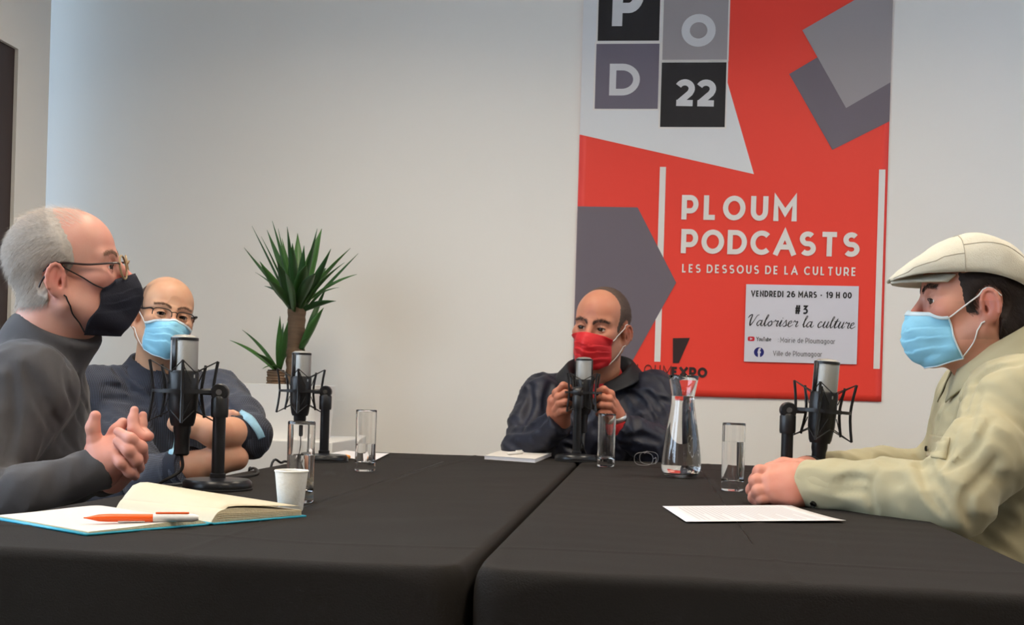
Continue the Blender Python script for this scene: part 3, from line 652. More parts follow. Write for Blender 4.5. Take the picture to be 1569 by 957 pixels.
# ------------------------------------------------------------ desk microphones in spider mounts
M_mesh = mat('silver_grille', (0.42, 0.41, 0.385), 0.35, 0.75, bump=0.9, bscale=900, bdist=0.001)
M_silver = mat('satin_silver', (0.62, 0.61, 0.58), 0.3, 0.9)
def microphone(base, pole_to_mic, label, facing, tilt=0.0, lean=0.0, hdz=0.0, cable=None):
    """base: point on the cloth; pole_to_mic: 2D vector from pole to capsule axis; facing: angle of the grille front"""
    t = thing('desk_microphone', label, 'microphone', base, 0, 'desk microphones in spider mounts')
    dx, dy = pole_to_mic; top = 0.178+hdz
    MB().lathe([(0.060, 0), (0.061, 0.004), (0.0605, 0.013), (0.056, 0.018), (0.012, 0.021)], 48).build('base', M_blackm, t)
    MB().lathe([(0.0605, 0), (0.062, 0.001), (0.062, 0.003), (0.0605, 0.004)], 48).build('rubber_ring', M_rubber, t)
    MB().lathe([(0.014, 0.02), (0.014, 0.028), (0.0115, 0.029), (0.0115, top-0.035), (0.0115, top-0.035)], 24).build('pole', M_blackm, t)
    ang = math.atan2(dy, dx); Mz = Matrix.Rotation(ang, 4, 'Z')
    c = MB(); c.lathe([(0.0145, top-0.045), (0.0155, top-0.04), (0.0155, top-0.012), (0.011, top-0.004)], 20)
    c.lathe([(0.014, -0.012), (0.0155, -0.01), (0.0155, 0.01), (0.014, 0.012)], 20, M=Matrix.Translation((0, 0, top)) @ Mz @ Matrix.Rotation(PI/2, 4, 'X'))
    c.build('clamp', M_black, t)
    cl = t.children[-1]
    MB().lathe([(0.0001, -0.0142), (0.0055, -0.0142), (0.0055, 0.0142), (0.0001, 0.0142)], 14, M=Matrix.Translation((0, 0, top)) @ Mz @ Matrix.Rotation(PI/2, 4, 'X')).build('screw', M_chrome, cl)
    # everything on the mount hangs in a tilted frame about the capsule axis
    Mm = Matrix.Translation((dx, dy, top)) @ Matrix.Rotation(tilt, 4, 'Y') @ Matrix.Rotation(lean, 4, 'X')
    Mf = Mm @ Matrix.Rotation(facing, 4, 'Z')
    L = math.hypot(dx, dy)
    arm = MB(); arm.tube([(dx*0.1, dy*0.1, top), (dx*0.5, dy*0.5, top)], 0.006, 10); arm.build('mount_arm', M_black, t)
    # clamp band and cage
    Rin, Ro = 0.0335, 0.052
    b = MB(); b.lathe([(Rin, -0.004), (Rin+0.0022, -0.004), (Rin+0.0022, 0.004), (Rin, 0.004), (Rin, -0.004)], 32, M=Mm, closed=False)
    band = b.build('band', M_black, t)
    o = MB(); o.lathe([(Ro-0.002, -0.003), (Ro+0.0015, -0.003), (Ro+0.0015, 0.003), (Ro-0.002, 0.003), (Ro-0.002, -0.003)], 40, M=Mm, closed=False); o.build('outer_ring', M_black, t)
    ins, outs = [], []
    for k in range(4):
        a = facing+PI/4+PI/2*k; u = Vector((math.cos(a), math.sin(a), 0)); s_ = Vector((-u.y, u.x, 0))
        for r0, r1, h, nm, lst in ((Ro, Ro+0.007, 0.055, 'outer_bar', outs), (Rin-0.002, Rin+0.0045, 0.047, 'inner_bar', ins)):
            pts = [Mm @ (u*(r0+(r1-r0)*abs(q)**1.5)+Vector((0, 0, h*q))) for q in (-1, -.6, -.25, 0, .25, .6, 1)]
            MB().tube(pts, 0.0028, 8).build(nm, M_black, t); lst.append((pts[0], pts[-1]))
    for k in range(4):
        for e in (0, 1):
            n2 = (k+1) % 4; el = MB()
            mid = Mm @ (Vector((math.cos(facing+PI/2*(k+1)), math.sin(facing+PI/2*(k+1)), 0))*0.029+Vector((0, 0, (-0.034, 0.034)[e])))
            el.tube([outs[k][e], mid], 0.0011, 5); el.tube([outs[n2][e], mid], 0.0011, 5); el.tube([ins[k][e], mid.lerp(ins[k][1-e], 0.25)], 0.0011, 5)
            el.build('elastic_cord', M_rubber, t)
    # capsule: body, silver grille, black frame
    body = MB(); body.lathe([(0.010, -0.062), (0.019, -0.062), (0.0215, -0.056), (0.0255, -0.03), (0.0265, 0.0), (0.0265, 0.034), (0.025, 0.037), (0.018, 0.037)], 36, M=Mf); mb_ = body.build('body', M_black, t)
    def cage(rx, ry, z, n=36): return [Mf @ Vector((rx*math.copysign(abs(math.cos(2*PI*i/n))**0.8, math.cos(2*PI*i/n)), ry*math.copysign(abs(math.sin(2*PI*i/n))**0.8, math.sin(2*PI*i/n)), z)) for i in range(n)]
    g = MB(); rr = [cage(0.0225, 0.0225, 0.037), cage(0.0225, 0.0225, 0.090), cage(0.0215, 0.0215, 0.0965), cage(0.016, 0.016, 0.100), cage(0.004, 0.004, 0.1012)]
    g.grid([list(c_) for c_ in zip(*rr)], closed_u=True); gr = g.build('grille', M_mesh, t)
    fr = MB(); fr.lathe([(0.0225, 0.0905), (0.0245, 0.0905), (0.0245, 0.0955), (0.0222, 0.0955), (0.0225, 0.0905)], 36, M=Mf, closed=False); fr.build('grille_ring', M_black, gr)
    for sg in (-1, 1):
        fb = MB()
        for q in range(7):
            pass
        fb.grid([[Mf @ Vector((0.0242*math.cos(a+sg*0.0), sg*0.0242*math.sin(a), z)) for z in (0.036, 0.094)] for a in [math.radians(78+24*i/6) for i in range(7)]]).build('grille_bar', M_black, gr, solid=0.002)
    MB().tube([Mf @ Vector((0.0266, 0, 0.024)), Mf @ Vector((0.0266, 0, 0.03))], 0.0015, 6).build('logo_mark', M_silver, mb_)
    MB().lathe([(0.0105, -0.115), (0.0135, -0.112), (0.0135, -0.08), (0.0155, -0.072), (0.0155, -0.062)], 20, M=Mm).build('connector', M_blackm, t)
    if cable:
        st = Mm @ Vector((0, 0, -0.112)); pts = [tuple(st), tuple(st+Vector((0, 0, -0.03)))]+[tuple(Vector(p)-Vector(base)) for p in cable]
        MB().tube(spline(pts, 8), 0.003, 7).build('cable', M_rubber, t)
    return t
b1 = tab(333, 749); b2 = tab(496, 707); b3 = Vector((-0.195, 3.30, TZ)); b4 = Vector((0.270, 2.32, TZ))
lz = lambda x, y: (x, y, TZ+0.004)
microphone(b1, (-0.064, -0.012), 'silver and black microphone before the two men on the left, nearest the notebook', math.radians(-25), tilt=-0.0, cable=[lz(-0.865, 2.02), lz(-0.83, 2.15), lz(-0.80, 2.35), lz(-0.86, 2.5), (-0.885, 2.55, 0.70), (-0.89, 2.57, 0.3)], hdz=-0.004)
microphone(b2, (-0.062, -0.01), 'silver and black microphone in front of the potted yucca', math.radians(-35), hdz=-0.002, cable=[lz(-0.865, 2.80), lz(-0.868, 2.74), (-0.886, 2.70, 0.715), (-0.89, 2.68, 0.3)])
microphone(b3, (0.012, 0.045), 'silver and black microphone held by the man in the red mask', math.radians(-92), hdz=0.015, cable=[lz(-0.16, 3.37), (-0.11, 3.42, 0.74), (-0.10, 3.43, 0.4)])
microphone(b4, (0.066, 0.004), 'silver and black microphone before the man in the flat cap', math.radians(-62), tilt=0.06, hdz=-0.008, cable=[lz(0.345, 2.33), lz(0.36, 2.45), lz(0.42, 2.6), (0.482, 2.66, 0.71), (0.488, 2.68, 0.3)])

# ------------------------------------------------------------ glasses, carafe, cup
def tumbler(loc, label, fill, sc=1.0):
    t = thing('drinking_glass', label, 'glass', loc, 0, 'straight tall drinking glasses')
    H = 0.138*sc; R = 0.0235*sc; b = 0.019*sc; wt = 0.0016
    o = MB(); o.lathe([(0.0005, 0.0005), (R*0.9, 0), (R*0.965, 0.0015), (R*0.972, 0.003), (R*0.974, 0.006), (R*0.999, H-0.006), (R, H-0.002), (R-wt*0.5, H), (R-wt, H-0.002), (R*0.999-wt, H-0.006), (R*0.974-wt, b+0.01), (R*0.97-wt, b+0.006), (R*0.95-wt, b+0.003), (R*0.8, b), (0.0005, b-0.001)], 48); o.build('glass_wall', M_glass, t, angle=60)
    if fill:
        zf = b+(H-b)*fill; w_ = MB(); w_.lathe([(0.0005, b-0.0004), (R*0.8, b+0.0006), (R*0.95-wt+0.0003, b+0.0034), (R*0.97-wt+0.0003, b+0.0064), (R*0.974-wt+0.0003, b+0.0104), (R*0.985-wt+0.0003, zf-0.003), (R*0.985-wt+0.0003, zf), (0.0005, zf)], 48); w_.build('water', M_water, t, angle=60)
    return t
def tloc(p): return (p.x, p.y, TZ+0.0012)
tumbler(tloc(tab(459, 770)), 'tall glass of water behind the white paper cup', 0.52, 0.95)
tumbler(tloc(tab(559, 722)), 'half full tall glass by the sheet at the far left corner of the table', 0.36)
tumbler(tloc(tab(928, 715)), 'almost empty tall glass beside the microphone of the man in the red mask', 0.0)
tumbler(tloc(tab(1122, 752)), 'tall glass of water right of the carafe', 0.68)
car = thing('water_carafe', 'clear glass carafe of water on the right table', 'carafe', tloc(tab(1043, 731)))
po = [(0.0005, 0.001), (0.032, 0), (0.039, 0.004), (0.0455, 0.018), (0.0465, 0.03), (0.044, 0.06), (0.037, 0.11), (0.0295, 0.155), (0.0268, 0.178), (0.0278, 0.195), (0.0362, 0.238)]
zi = lambda r: max(r-0.0022, 0.0005)
car_in = [(zi(r), max(z, 0.012)) for r, z in po[3:]][::-1]+[(0.034, 0.009), (0.0005, 0.008)]
def smooth_prof(p, n=4): return [(max(a, 0.0005), b) for a, b in spline(p, n)]
MB().lathe(smooth_prof(po)+[(0.0352, 0.2388)]+smooth_prof(car_in), 56).build('glass_wall', M_glass, car, angle=70)
wp = [(0.0005, 0.0083), (0.0343, 0.0093)]+[(r-0.0019, max(z, 0.0123)) for r, z in po[3:9]]
MB().lathe(smooth_prof(wp)+[(0.0258, 0.190), (0.0005, 0.190)], 56).build('water', M_water, car, angle=70)
cup = thing('paper_cup', 'small white embossed paper cup beside the notebook', 'cup', tloc(tab(445, 783)))
M_cup = mat('white_paper_cup', (0.80, 0.79, 0.75), 0.6, var=0.04, vscale=90, bump=0.5, bscale=220)
MB().lathe([(0.0165, 0.003), (0.0175, 0.0), (0.0185, 0.002), (0.0248, 0.0595), (0.0238, 0.0595), (0.0178, 0.006), (0.0005, 0.005)], 48).build('cup_wall', M_cup, cup)
MB().lathe([(0.0238, 0.0590), (0.0252, 0.0585), (0.0259, 0.0600), (0.0250, 0.0614), (0.0238, 0.0605), (0.0238, 0.0590)], 48, closed=False).build('rolled_rim', M_cup, cup)

# ------------------------------------------------------------ open notebook with a curling page
A0 = tab(320, 804); u = (tab(5, 797)-tab(150, 823)); u.z = 0; u.normalize(); v = Vector((-u.y, u.x, 0)); v = -v if v.y < 0 else v
NL = 0.225
nb_t = thing('open_notebook', 'open turquoise covered notebook with cream pages and a curling leaf', 'notebook', A0, 0)
M_turq = mat('turquoise_cover', srgb(40, 160, 190), 0.45); M_page = mat('cream_page', srgb(200, 188, 162), 0.7, var=0.02); M_page2 = mat('white_page', srgb(206, 201, 195), 0.7, var=0.02)
M_edge = mat('page_edges', srgb(215, 200, 165), 0.8, var=0.25, vscale=60, aniso=(1, 1, 60), bump=0.6, bscale=300)
def nb(a, b, z): return Vector((0, 0, z))+u*a+v*b
LW, RW = 0.178, 0.162
c = MB(); c.grid([[nb(a, b, 0.0014+z) for b, z in ((-LW-0.006, 0), (-0.09, 0), (-0.006, 0), (0, 0.0015), (0.006, 0), (0.09, 0), (RW+0.006, 0))] for a in (-0.004, 0.1, NL+0.004)]); c.build('cover', M_turq, nb_t, solid=0.0024)
def block(prof, nm, m, e):
    top = prof; P = []
    mb = MB(); n = len(top)
    for a in (0, NL):
        for b, z in top: P.append(nb(a, b, z))
        for b, z in top: P.append(nb(a, b, 0.0029))
    fs = []; mi = []
    for i in range(n-1):
        fs.append((i, i+1, 2*n+i+1, 2*n+i)); mi.append(0)
        for o in (0, 2*n): fs.append((o+i, o+i+1, o+n+i+1, o+n+i)); mi.append(1)
        fs.append((n+i, n+i+1, 3*n+i+1, 3*n+i)); mi.append(1)
    for i in (0, n-1): fs.append((i, n+i, 3*n+i, 2*n+i)); mi.append(1)
    mb.v = [tuple(p) for p in P]; mb.f = fs; mb.mi = mi
    return mb.build(nm, [m, e], nb_t, angle=30)
block(spline([(-LW, 0.0045), (-0.12, 0.006), (-0.05, 0.009), (-0.02, 0.0085), (-0.004, 0.0035)], 6), 'page_block', M_page2, M_edge)
block(spline([(0.004, 0.0035), (0.014, 0.016), (0.035, 0.0205), (0.08, 0.018), (0.13, 0.013), (RW, 0.0105)], 6), 'page_block', M_page, M_edge)
# the curling leaf: rises along the spine and rolls over towards the far end
cl = []
for i in range(15):
    a = NL*i/14; row = []
    for j in range(13):
        s_ = j/12; lift = 0.004+0.017*(i/14)**0.8
        b = 0.006+s_*0.150; z = 0.006+lift*math.sin(min(1, s_*3.2)*PI/2)*(1-0.75*max(0, s_-0.3)/0.7)
        row.append(nb(a, b, z+0.0145*min(1, s_*6)*(1-0.35*s_)))
    cl.append(row)
MB().grid(cl).build('curling_page', M_page, nb_t, solid=0.0004)
for k in range(4):
    zz = 0.0055+0.0028*k
    pts = spline([nb(-0.0006, b, zz*(0.35 if b < 0.008 else 1)*(1-0.35*b/RW)+0.0006) for b in (0.004, 0.014, 0.04, 0.09, 0.14, RW-0.002)], 5)
    MB().tube(pts, 0.0004, 4).build('page_fold', M_page, nb_t)
# orange pen on the left page
M_orange = mat('orange_plastic', srgb(245, 95, 30), 0.3); M_pwh = mat('white_plastic', (0.8, 0.79, 0.77), 0.35)
pa, pb = tab(128, 793, TZ+0.0135), tab(250, 793, TZ+0.0135); dp = (pb-pa); Lp = 0.142; dp.normalize()
pen = thing('ballpoint_pen', 'orange and white pen lying on the notebook page', 'pen', pa)
Mp = dp.to_track_quat('Z', 'Y').to_matrix().to_4x4()
MB().lathe([(0.0008, 0), (0.0012, 0.004), (0.0045, 0.018), (0.0052, 0.03), (0.0052, 0.095)], 18, M=Mp).build('barrel', M_orange, pen)
MB().lathe([(0.0053, 0.085), (0.0053, 0.134), (0.0045, 0.138), (0.003, 0.142)], 18, M=Mp).build('cap_end', M_pwh, pen)
MB().box((-0.002, 0.0052, 0.088), (0.002, 0.0075, 0.13), M=Mp).build('clip', M_orange, pen, bevel=0.0006)
MB().box((-0.0015, -0.0056, 0.042), (0.0035, -0.0046, 0.075), M=Mp @ Matrix.Rotation(-0.5, 4, 'Z')).build('printed_band', M_pwh, pen)

# ------------------------------------------------------------ papers, notepad, spectacles on the table
M_paper = mat('white_paper', srgb(216, 214, 218), 0.6)
M_print = mat('faint_print', srgb(190, 188, 192), 0.6)
def sheet(name, q, label, group=None, lines=0, bend=0.002, cat='paper'):
    q = [Vector(p) for p in q]; c0 = sum(q, Vector())/4; c0.z = TZ; t = thing(name, label, cat, c0, 0, group)
    def pt(a, b, z=0): p = (q[0].lerp(q[1], a)).lerp(q[3].lerp(q[2], a), b)-c0; return Vector((p.x, p.y, 0.0022+bend*(abs(2*a-1)**3)*b+z))
    MB().grid([[pt(i/12, j/12) for j in range(13)] for i in range(13)]).build('sheet', M_paper, t, solid=0.0003)
    if lines:
        m = MB()
        for k in range(lines):
            b = 0.1+0.8*k/lines; e = 0.9 if k % 4 != 3 else 0.55
            m.grid([[pt(0.1+(e-0.1)*i/10, b+dd, 0.0004) for dd in (0, 0.011)] for i in range(11)])
        m.build('printed_lines', M_print, t)
    return t
qa = [tab(1015, 777), tab(1051, 801), tab(1296, 801), tab(1212, 777)]
sheet('paper_sheet', qa, 'white printed sheet in front of the man in the flat cap', 'loose paper sheets', lines=26)
s2 = sheet('paper_sheet', [tab(496, 697), tab(571, 708), tab(597, 696), tab(530, 691.5)], 'white sheet at the far left corner of the left table', 'loose paper sheets')
ta, tb = tab(522, 697, TZ+0.007), tab(544, 702, TZ+0.007); dd = (tb-ta).normalized()
pen3 = thing('marker_pen', 'short white and orange pen on the far left sheet', 'pen', ta); Mq = dd.to_track_quat('Z', 'Y').to_matrix().to_4x4()
MB().lathe([(0.002, 0), (0.0045, 0.004), (0.0045, 0.055)], 14, M=Mq).build('barrel', M_pwh, pen3); MB().lathe([(0.0052, 0.048), (0.0052, 0.078), (0.003, 0.082)], 14, M=Mq).build('cap', mat('dull_orange', srgb(220, 140, 60), 0.4), pen3)
qn = [tab(742, 704), tab(820, 709.5), tab(845, 699), tab(773, 693.5)]; cn = sum(qn, Vector())/4
pad = thing('notepad', 'thick white notepad on the far edge of the left table', 'notepad', (cn.x, cn.y, TZ+0.0012))
for k, (z0_, z1_, nm) in enumerate(((0, 0.0012, 'backing'), (0.0012, 0.010, 'page_stack'), (0.010, 0.0106, 'top_page'))):
    MB().prism([((p.x-cn.x)*(1 if k != 1 else .995), (p.y-cn.y)*(1 if k != 1 else .995), z0_) for p in qn], (0, 0, z1_-z0_)).build(nm, M_page2 if k != 1 else M_paper, pad, smooth=False)
pa2, pb2 = tab(777, 694.5, TZ+0.0165), tab(812, 691.5, TZ+0.0165); d2 = (pb2-pa2).normalized(); Mr = d2.to_track_quat('Z', 'Y').to_matrix().to_4x4()
pen2 = thing('ballpoint_pen', 'white pen lying on the notepad', 'pen', pa2)
MB().lathe([(0.001, 0), (0.0045, 0.014), (0.0048, 0.1), (0.003, 0.108)], 16, M=Mr).build('barrel', M_pwh, pen2); MB().box((-0.0015, 0.0047, 0.06), (0.0015, 0.007, 0.1), M=Mr).build('clip', M_pwh, pen2)
M_wire = mat('grey_wire', (0.35, 0.35, 0.36), 0.3, 0.9)
gl = thing('eyeglasses', 'folded thin wire eyeglasses lying left of the carafe', 'glasses', tloc(tab(987, 714)))
def oval(cx, cz, rx, rz, y=0, n=28, p=0.75): return [(cx+rx*math.copysign(abs(math.cos(2*PI*i/n))**p, math.cos(2*PI*i/n)), y, cz+rz*math.copysign(abs(math.sin(2*PI*i/n))**p, math.sin(2*PI*i/n))) for i in range(n+1)]
for cx in (-0.002,):
    MB().tube(oval(cx, 0.0185, 0.025, 0.017), 0.0009, 6, caps=False).build('lens_rim', M_wire, gl)
    MB().prism(oval(cx, 0.0185, 0.0243, 0.0163)[:-1], (0, 0.001, 0)).build('lens', M_pane, gl)
MB().tube(oval(0.012, 0.0185, 0.025, 0.017, y=0.06), 0.0009, 6, caps=False).build('lens_rim', M_wire, gl)
MB().tube(spline([(0.0, 0.0, 0.033), (0.004, 0.02, 0.037), (0.008, 0.04, 0.037), (0.012, 0.06, 0.0345)], 5), 0.0009, 6).build('bridge', M_wire, gl)
for sg, y in ((1, 0.0), (-1, 0.06)): MB().tube(spline([(0.023+0.006*(sg < 0), y, 0.02), (0.03, y+0.01*sg, 0.021), (0.032, y+0.03*sg, 0.018), (0.030, y+0.05*sg, 0.006)], 5), 0.0011, 6).build('temple', M_wire, gl)

# ------------------------------------------------------------ people
def rotz(a): return Matrix.Rotation(a, 4, 'Z')
def skin_mat(name, col, red, dark, spec=0.45):
    m = mat(name, col, 0.5, spec=spec, sss=0.12, bump=0.12, bscale=350, bdist=0.001); nt = m.node_tree; N = nt.nodes; L = nt.links; b = N['Principled BSDF']
    n = N.new('ShaderNodeTexNoise'); n.inputs['Scale'].default_value = 26; n.inputs['Detail'].default_value = 4
    tc = N.new('ShaderNodeTexCoord'); L.new(tc.outputs['Object'], n.inputs['Vector'])
    a1 = N.new('ShaderNodeAttribute'); a1.attribute_name = 'red'; a2 = N.new('ShaderNodeAttribute'); a2.attribute_name = 'stub'
    r0 = N.new('ShaderNodeMapRange'); r0.inputs[1].default_value = 0.35; r0.inputs[2].default_value = 0.7; L.new(n.outputs['Fac'], r0.inputs[0])
    ad = N.new('ShaderNodeMath'); ad.operation = 'MULTIPLY_ADD'; ad.inputs[1].default_value = 0.25; L.new(r0.outputs[0], ad.inputs[0]); L.new(a1.outputs['Fac'], ad.inputs[2])
    x1 = N.new('ShaderNodeMix'); x1.data_type = 'RGBA'; x1.inputs[6].default_value = (*col, 1); x1.inputs[7].default_value = (*red, 1); L.new(ad.outputs[0], x1.inputs[0])
    x2 = N.new('ShaderNodeMix'); x2.data_type = 'RGBA'; x2.inputs[7].default_value = (*dark, 1); L.new(x1.outputs[2], x2.inputs[6]); L.new(a2.outputs['Fac'], x2.inputs[0])
    L.new(x2.outputs[2], b.inputs['Base Color']); return m
M_eyew = mat('eye_white', (0.72, 0.68, 0.64), 0.2); M_iris = mat('iris_brown', (0.05, 0.028, 0.018), 0.15); M_pupil = mat('pupil', (0.003, 0.003, 0.003), 0.1)

class Head:
    """local frame: x = person's right, y = forward, z = up, origin between the ears"""
    def __init__(s, centre, ang, pitch, roll, sc, neck_world, neck_r=0.06, jaw=0.0, eye_open=1.0, h=0.0021, nose=1.0, gaze=(0, 0), crown=0.0875):
        s.M = Matrix.Translation(centre) @ rotz(ang-PI/2) @ Matrix.Rotation(pitch, 4, 'X') @ Matrix.Rotation(roll, 4, 'Y') @ Matrix.Scale(sc, 4)
        s.sc = sc; s.nl = s.M.inverted() @ Vector(neck_world); nl = np.array(s.nl)
        lo = np.minimum(np.array([-0.105, -0.125, -0.145]), nl-0.085); hi = np.maximum(np.array([0.105, 0.14, 0.145]), nl+0.085)
        lo[2] = max(lo[2], nl[2]-0.03)
        v = s.v = Vol(lo, hi, h)
        v.ell((0, -0.008, 0.040), (0.0755, 0.0945, crown)); v.ell((0, 0.036, 0.046), (0.062, 0.053, 0.060*crown/0.0875), 0.03)
        v.ell((0, 0.034, -0.035), (0.0595+jaw*0.6, 0.058, 0.082), 0.03)
        for g in (-1, 1):
            v.cone((g*(0.056+jaw), 0.002, -0.052), (g*0.022, 0.068, -0.099), 0.021, 0.019, 0.025)
            v.ell((g*0.043, 0.060, -0.014), (0.025, 0.025, 0.021), 0.02)
            v.cone((g*0.010, 0.0855, 0.0265), (g*0.046, 0.070, 0.026), 0.0095, 0.010, 0.015)
        v.ell((0, 0.080, -0.101), (0.022, 0.020, 0.018), 0.02); v.ell((0, 0.078, -0.066), (0.031, 0.024, 0.026), 0.02)
        for g in (-1, 1): v.ell((g*0.0315, 0.0985, 0.004), (0.019, 0.0165, 0.0125), 0.013, 'sub')
        v.cone((0, 0.0885, 0.016), (0, 0.112, -0.024), 0.0075*nose, 0.0105*nose, 0.013); v.ell((0, 0.1125, -0.028), (0.0125*nose, 0.0125, 0.0105), 0.008)
        for g in (-1, 1): v.ell((g*0.0135, 0.100, -0.034), (0.008, 0.0095, 0.007), 0.006)
        s.eyes = []
        for g in (-1, 1):
            e = (g*0.0315, 0.0775, 0.0035); s.eyes.append(e); v.ell(e, (0.0152, 0.0142, 0.0142), 0.004)
            v.ell((e[0]+g*0.0012, e[1]+0.0120, e[2]-0.0005), (0.0148, 0.0105, 0.0047*eye_open), 0.002, 'sub')
            v.ell(e, (0.0123, 0.0123, 0.0123), 0, 'sub')
        # ears
        for g in (-1, 1):
            Me = np.array((rotz(g*0.42) @ Matrix.Rotation(-0.16, 4, 'X')).to_3x3())
            v.ell((g*0.0800, -0.010, -0.008), (0.0085, 0.0185, 0.031), 0.006, M=Me)
            v.ell((g*0.0760, -0.004, -0.035), (0.0075, 0.009, 0.011), 0.008)
            o = Me @ np.array([g*0.0075, 0.003, 0.0]); c = np.array([g*0.0800, -0.010, -0.008])+o
            v.ell(c+Me @ np.array([g*0.0025, 0.0015, 0.002]), (0.0062, 0.0105, 0.0195), 0.004, 'sub', M=Me)
            v.ell(c+Me @ np.array([-g*0.003, 0.006, -0.006]), (0.007, 0.0065, 0.009), 0.003, 'sub', M=Me)
            ring = [Me @ np.array([g*(0.003+0.002*math.sin(t)), 0.0165*math.cos(t)*0.98-0.0005, 0.0285*math.sin(t)]) for t in [math.radians(-35+25*i) for i in range(11)]]
            for i in range(10): v.cone(np.array([g*0.0825, -0.010, -0.007])+ring[i], np.array([g*0.0825, -0.010, -0.007])+ring[i+1], 0.0031, 0.0031, 0.003)
            v.cone(np.array([g*0.0825, -0.010, -0.007])+Me @ np.array([g*0.001, 0.009, 0.014]), np.array([g*0.0825, -0.010, -0.007])+Me @ np.array([0, 0.001, -0.014]), 0.0022, 0.0028, 0.003)
            v.cone(np.array([g*0.0790, 0.004, -0.004]), np.array([g*0.0790, 0.003, -0.013]), 0.003, 0.003, 0.004)
        v.cone((0, -0.022, -0.045), nl, neck_r*0.97, neck_r*1.05, 0.03); v.cone((0, 0.015, -0.07), nl+np.array([0, 0.02, 0.02]), 0.042, neck_r*0.8, 0.03)
        s.gaze = gaze
    def skin(s, red=1.0, stub=None):
        P, Q = s.v.mesh(); g = lambda c, r: np.exp(-(((P-np.array(c))/np.array(r))**2).sum(1))
        a = 0.9*g((0, 0.115, -0.028), (0.025, 0.025, 0.025))+0.75*(g((0.082, -0.012, 0), (0.02, 0.03, 0.04))+g((-0.082, -0.012, 0), (0.02, 0.03, 0.04)))
        a += 0.5*(g((0.045, 0.07, -0.03), (0.03, 0.03, 0.03))+g((-0.045, 0.07, -0.03), (0.03, 0.03, 0.03)))+0.25*g((0, 0.08, 0.06), (0.06, 0.06, 0.05))
        st = np.zeros(len(P)) if stub is None else np.clip(stub(P), 0, 1)
        lid = 0.22*(g((0.0315, 0.09, 0.0035), (0.018, 0.014, 0.012))+g((-0.0315, 0.09, 0.0035), (0.018, 0.014, 0.012)))
        return xf(P, s.M), Q, np.clip(a*red, 0, 1), np.clip(st+lid, 0, 1)
    def hair(s, region, thick, nz=0.0, seed=1, name='hair'):
        """shell over the scalp: region(x,y,z)<0 inside (metres), thick(x,y,z)"""
        X, Y, Z = s.v.coords(); D = s.v.D; Rg = region(X, Y, Z)
        H = np.maximum(D-(thick(X, Y, Z)*np.clip(-Rg/0.016, 0, 1)-0.0004), Rg)
        near = np.abs(D) < 0.03; jj = np.argwhere(near & (np.abs(H) < 0.02)); Cj = s.v.lo+jj*s.v.h; H[jj[:, 0], jj[:, 1], jj[:, 2]] += 0
        if nz:
            ii = np.argwhere(near & (np.abs(H) < 0.012)); C = s.v.lo+ii*s.v.h; H[ii[:, 0], ii[:, 1], ii[:, 2]] += (nz*snoise(C, 420, seed)+0.6*nz*snoise(C*np.array([1, 1, 0.35]), 900, seed+1)).astype(np.float32)
        H = np.maximum(H, -(D+0.006)); return H
    def surf(s, P, off):
        """push points out of the head to at least off"""
        P = np.array(P, float)
        for _ in range(6):
            d = s.v.sample(P); g = s.v.grad(P); P = P+g*np.maximum(off-d, 0)[..., None]
        return P
    def w(s, P): return [s.M @ Vector(p) for p in P]
def strands(P, N, comb, length, width, seed, count, curl=0.3):
    r = np.random.RandomState(seed); ii = r.choice(len(P), count, replace=len(P) < count); V = []; Q = []
    p = P[ii]; n = N[ii]; d = comb(p, n)+0.16*r.randn(count, 3); d -= n*(d*n).sum(1)[:, None]*0.75; d /= np.linalg.norm(d, axis=1)[:, None]
    s = np.cross(d, n+0.3*r.randn(count, 3)); s /= np.linalg.norm(s, axis=1)[:, None]; L = length*(0.5+r.rand(count))[:, None]; w = width
    a = p-n*0.001; m = p+d*L*0.55+n*0.0012; e = p+d*L+n*curl*L*0.35
    Vv = np.stack([a-s*w, a+s*w, m+s*w*0.8, m-s*w*0.8, e+s*w*0.12, e-s*w*0.12], 1).reshape(-1, 3); b = np.arange(count)[:, None]*6
    return Vv, np.concatenate([b+np.array([[0, 1, 2, 3]]), b+np.array([[3, 2, 4, 5]])])
def normals(vol, P): return vol.grad(P, 0.003)

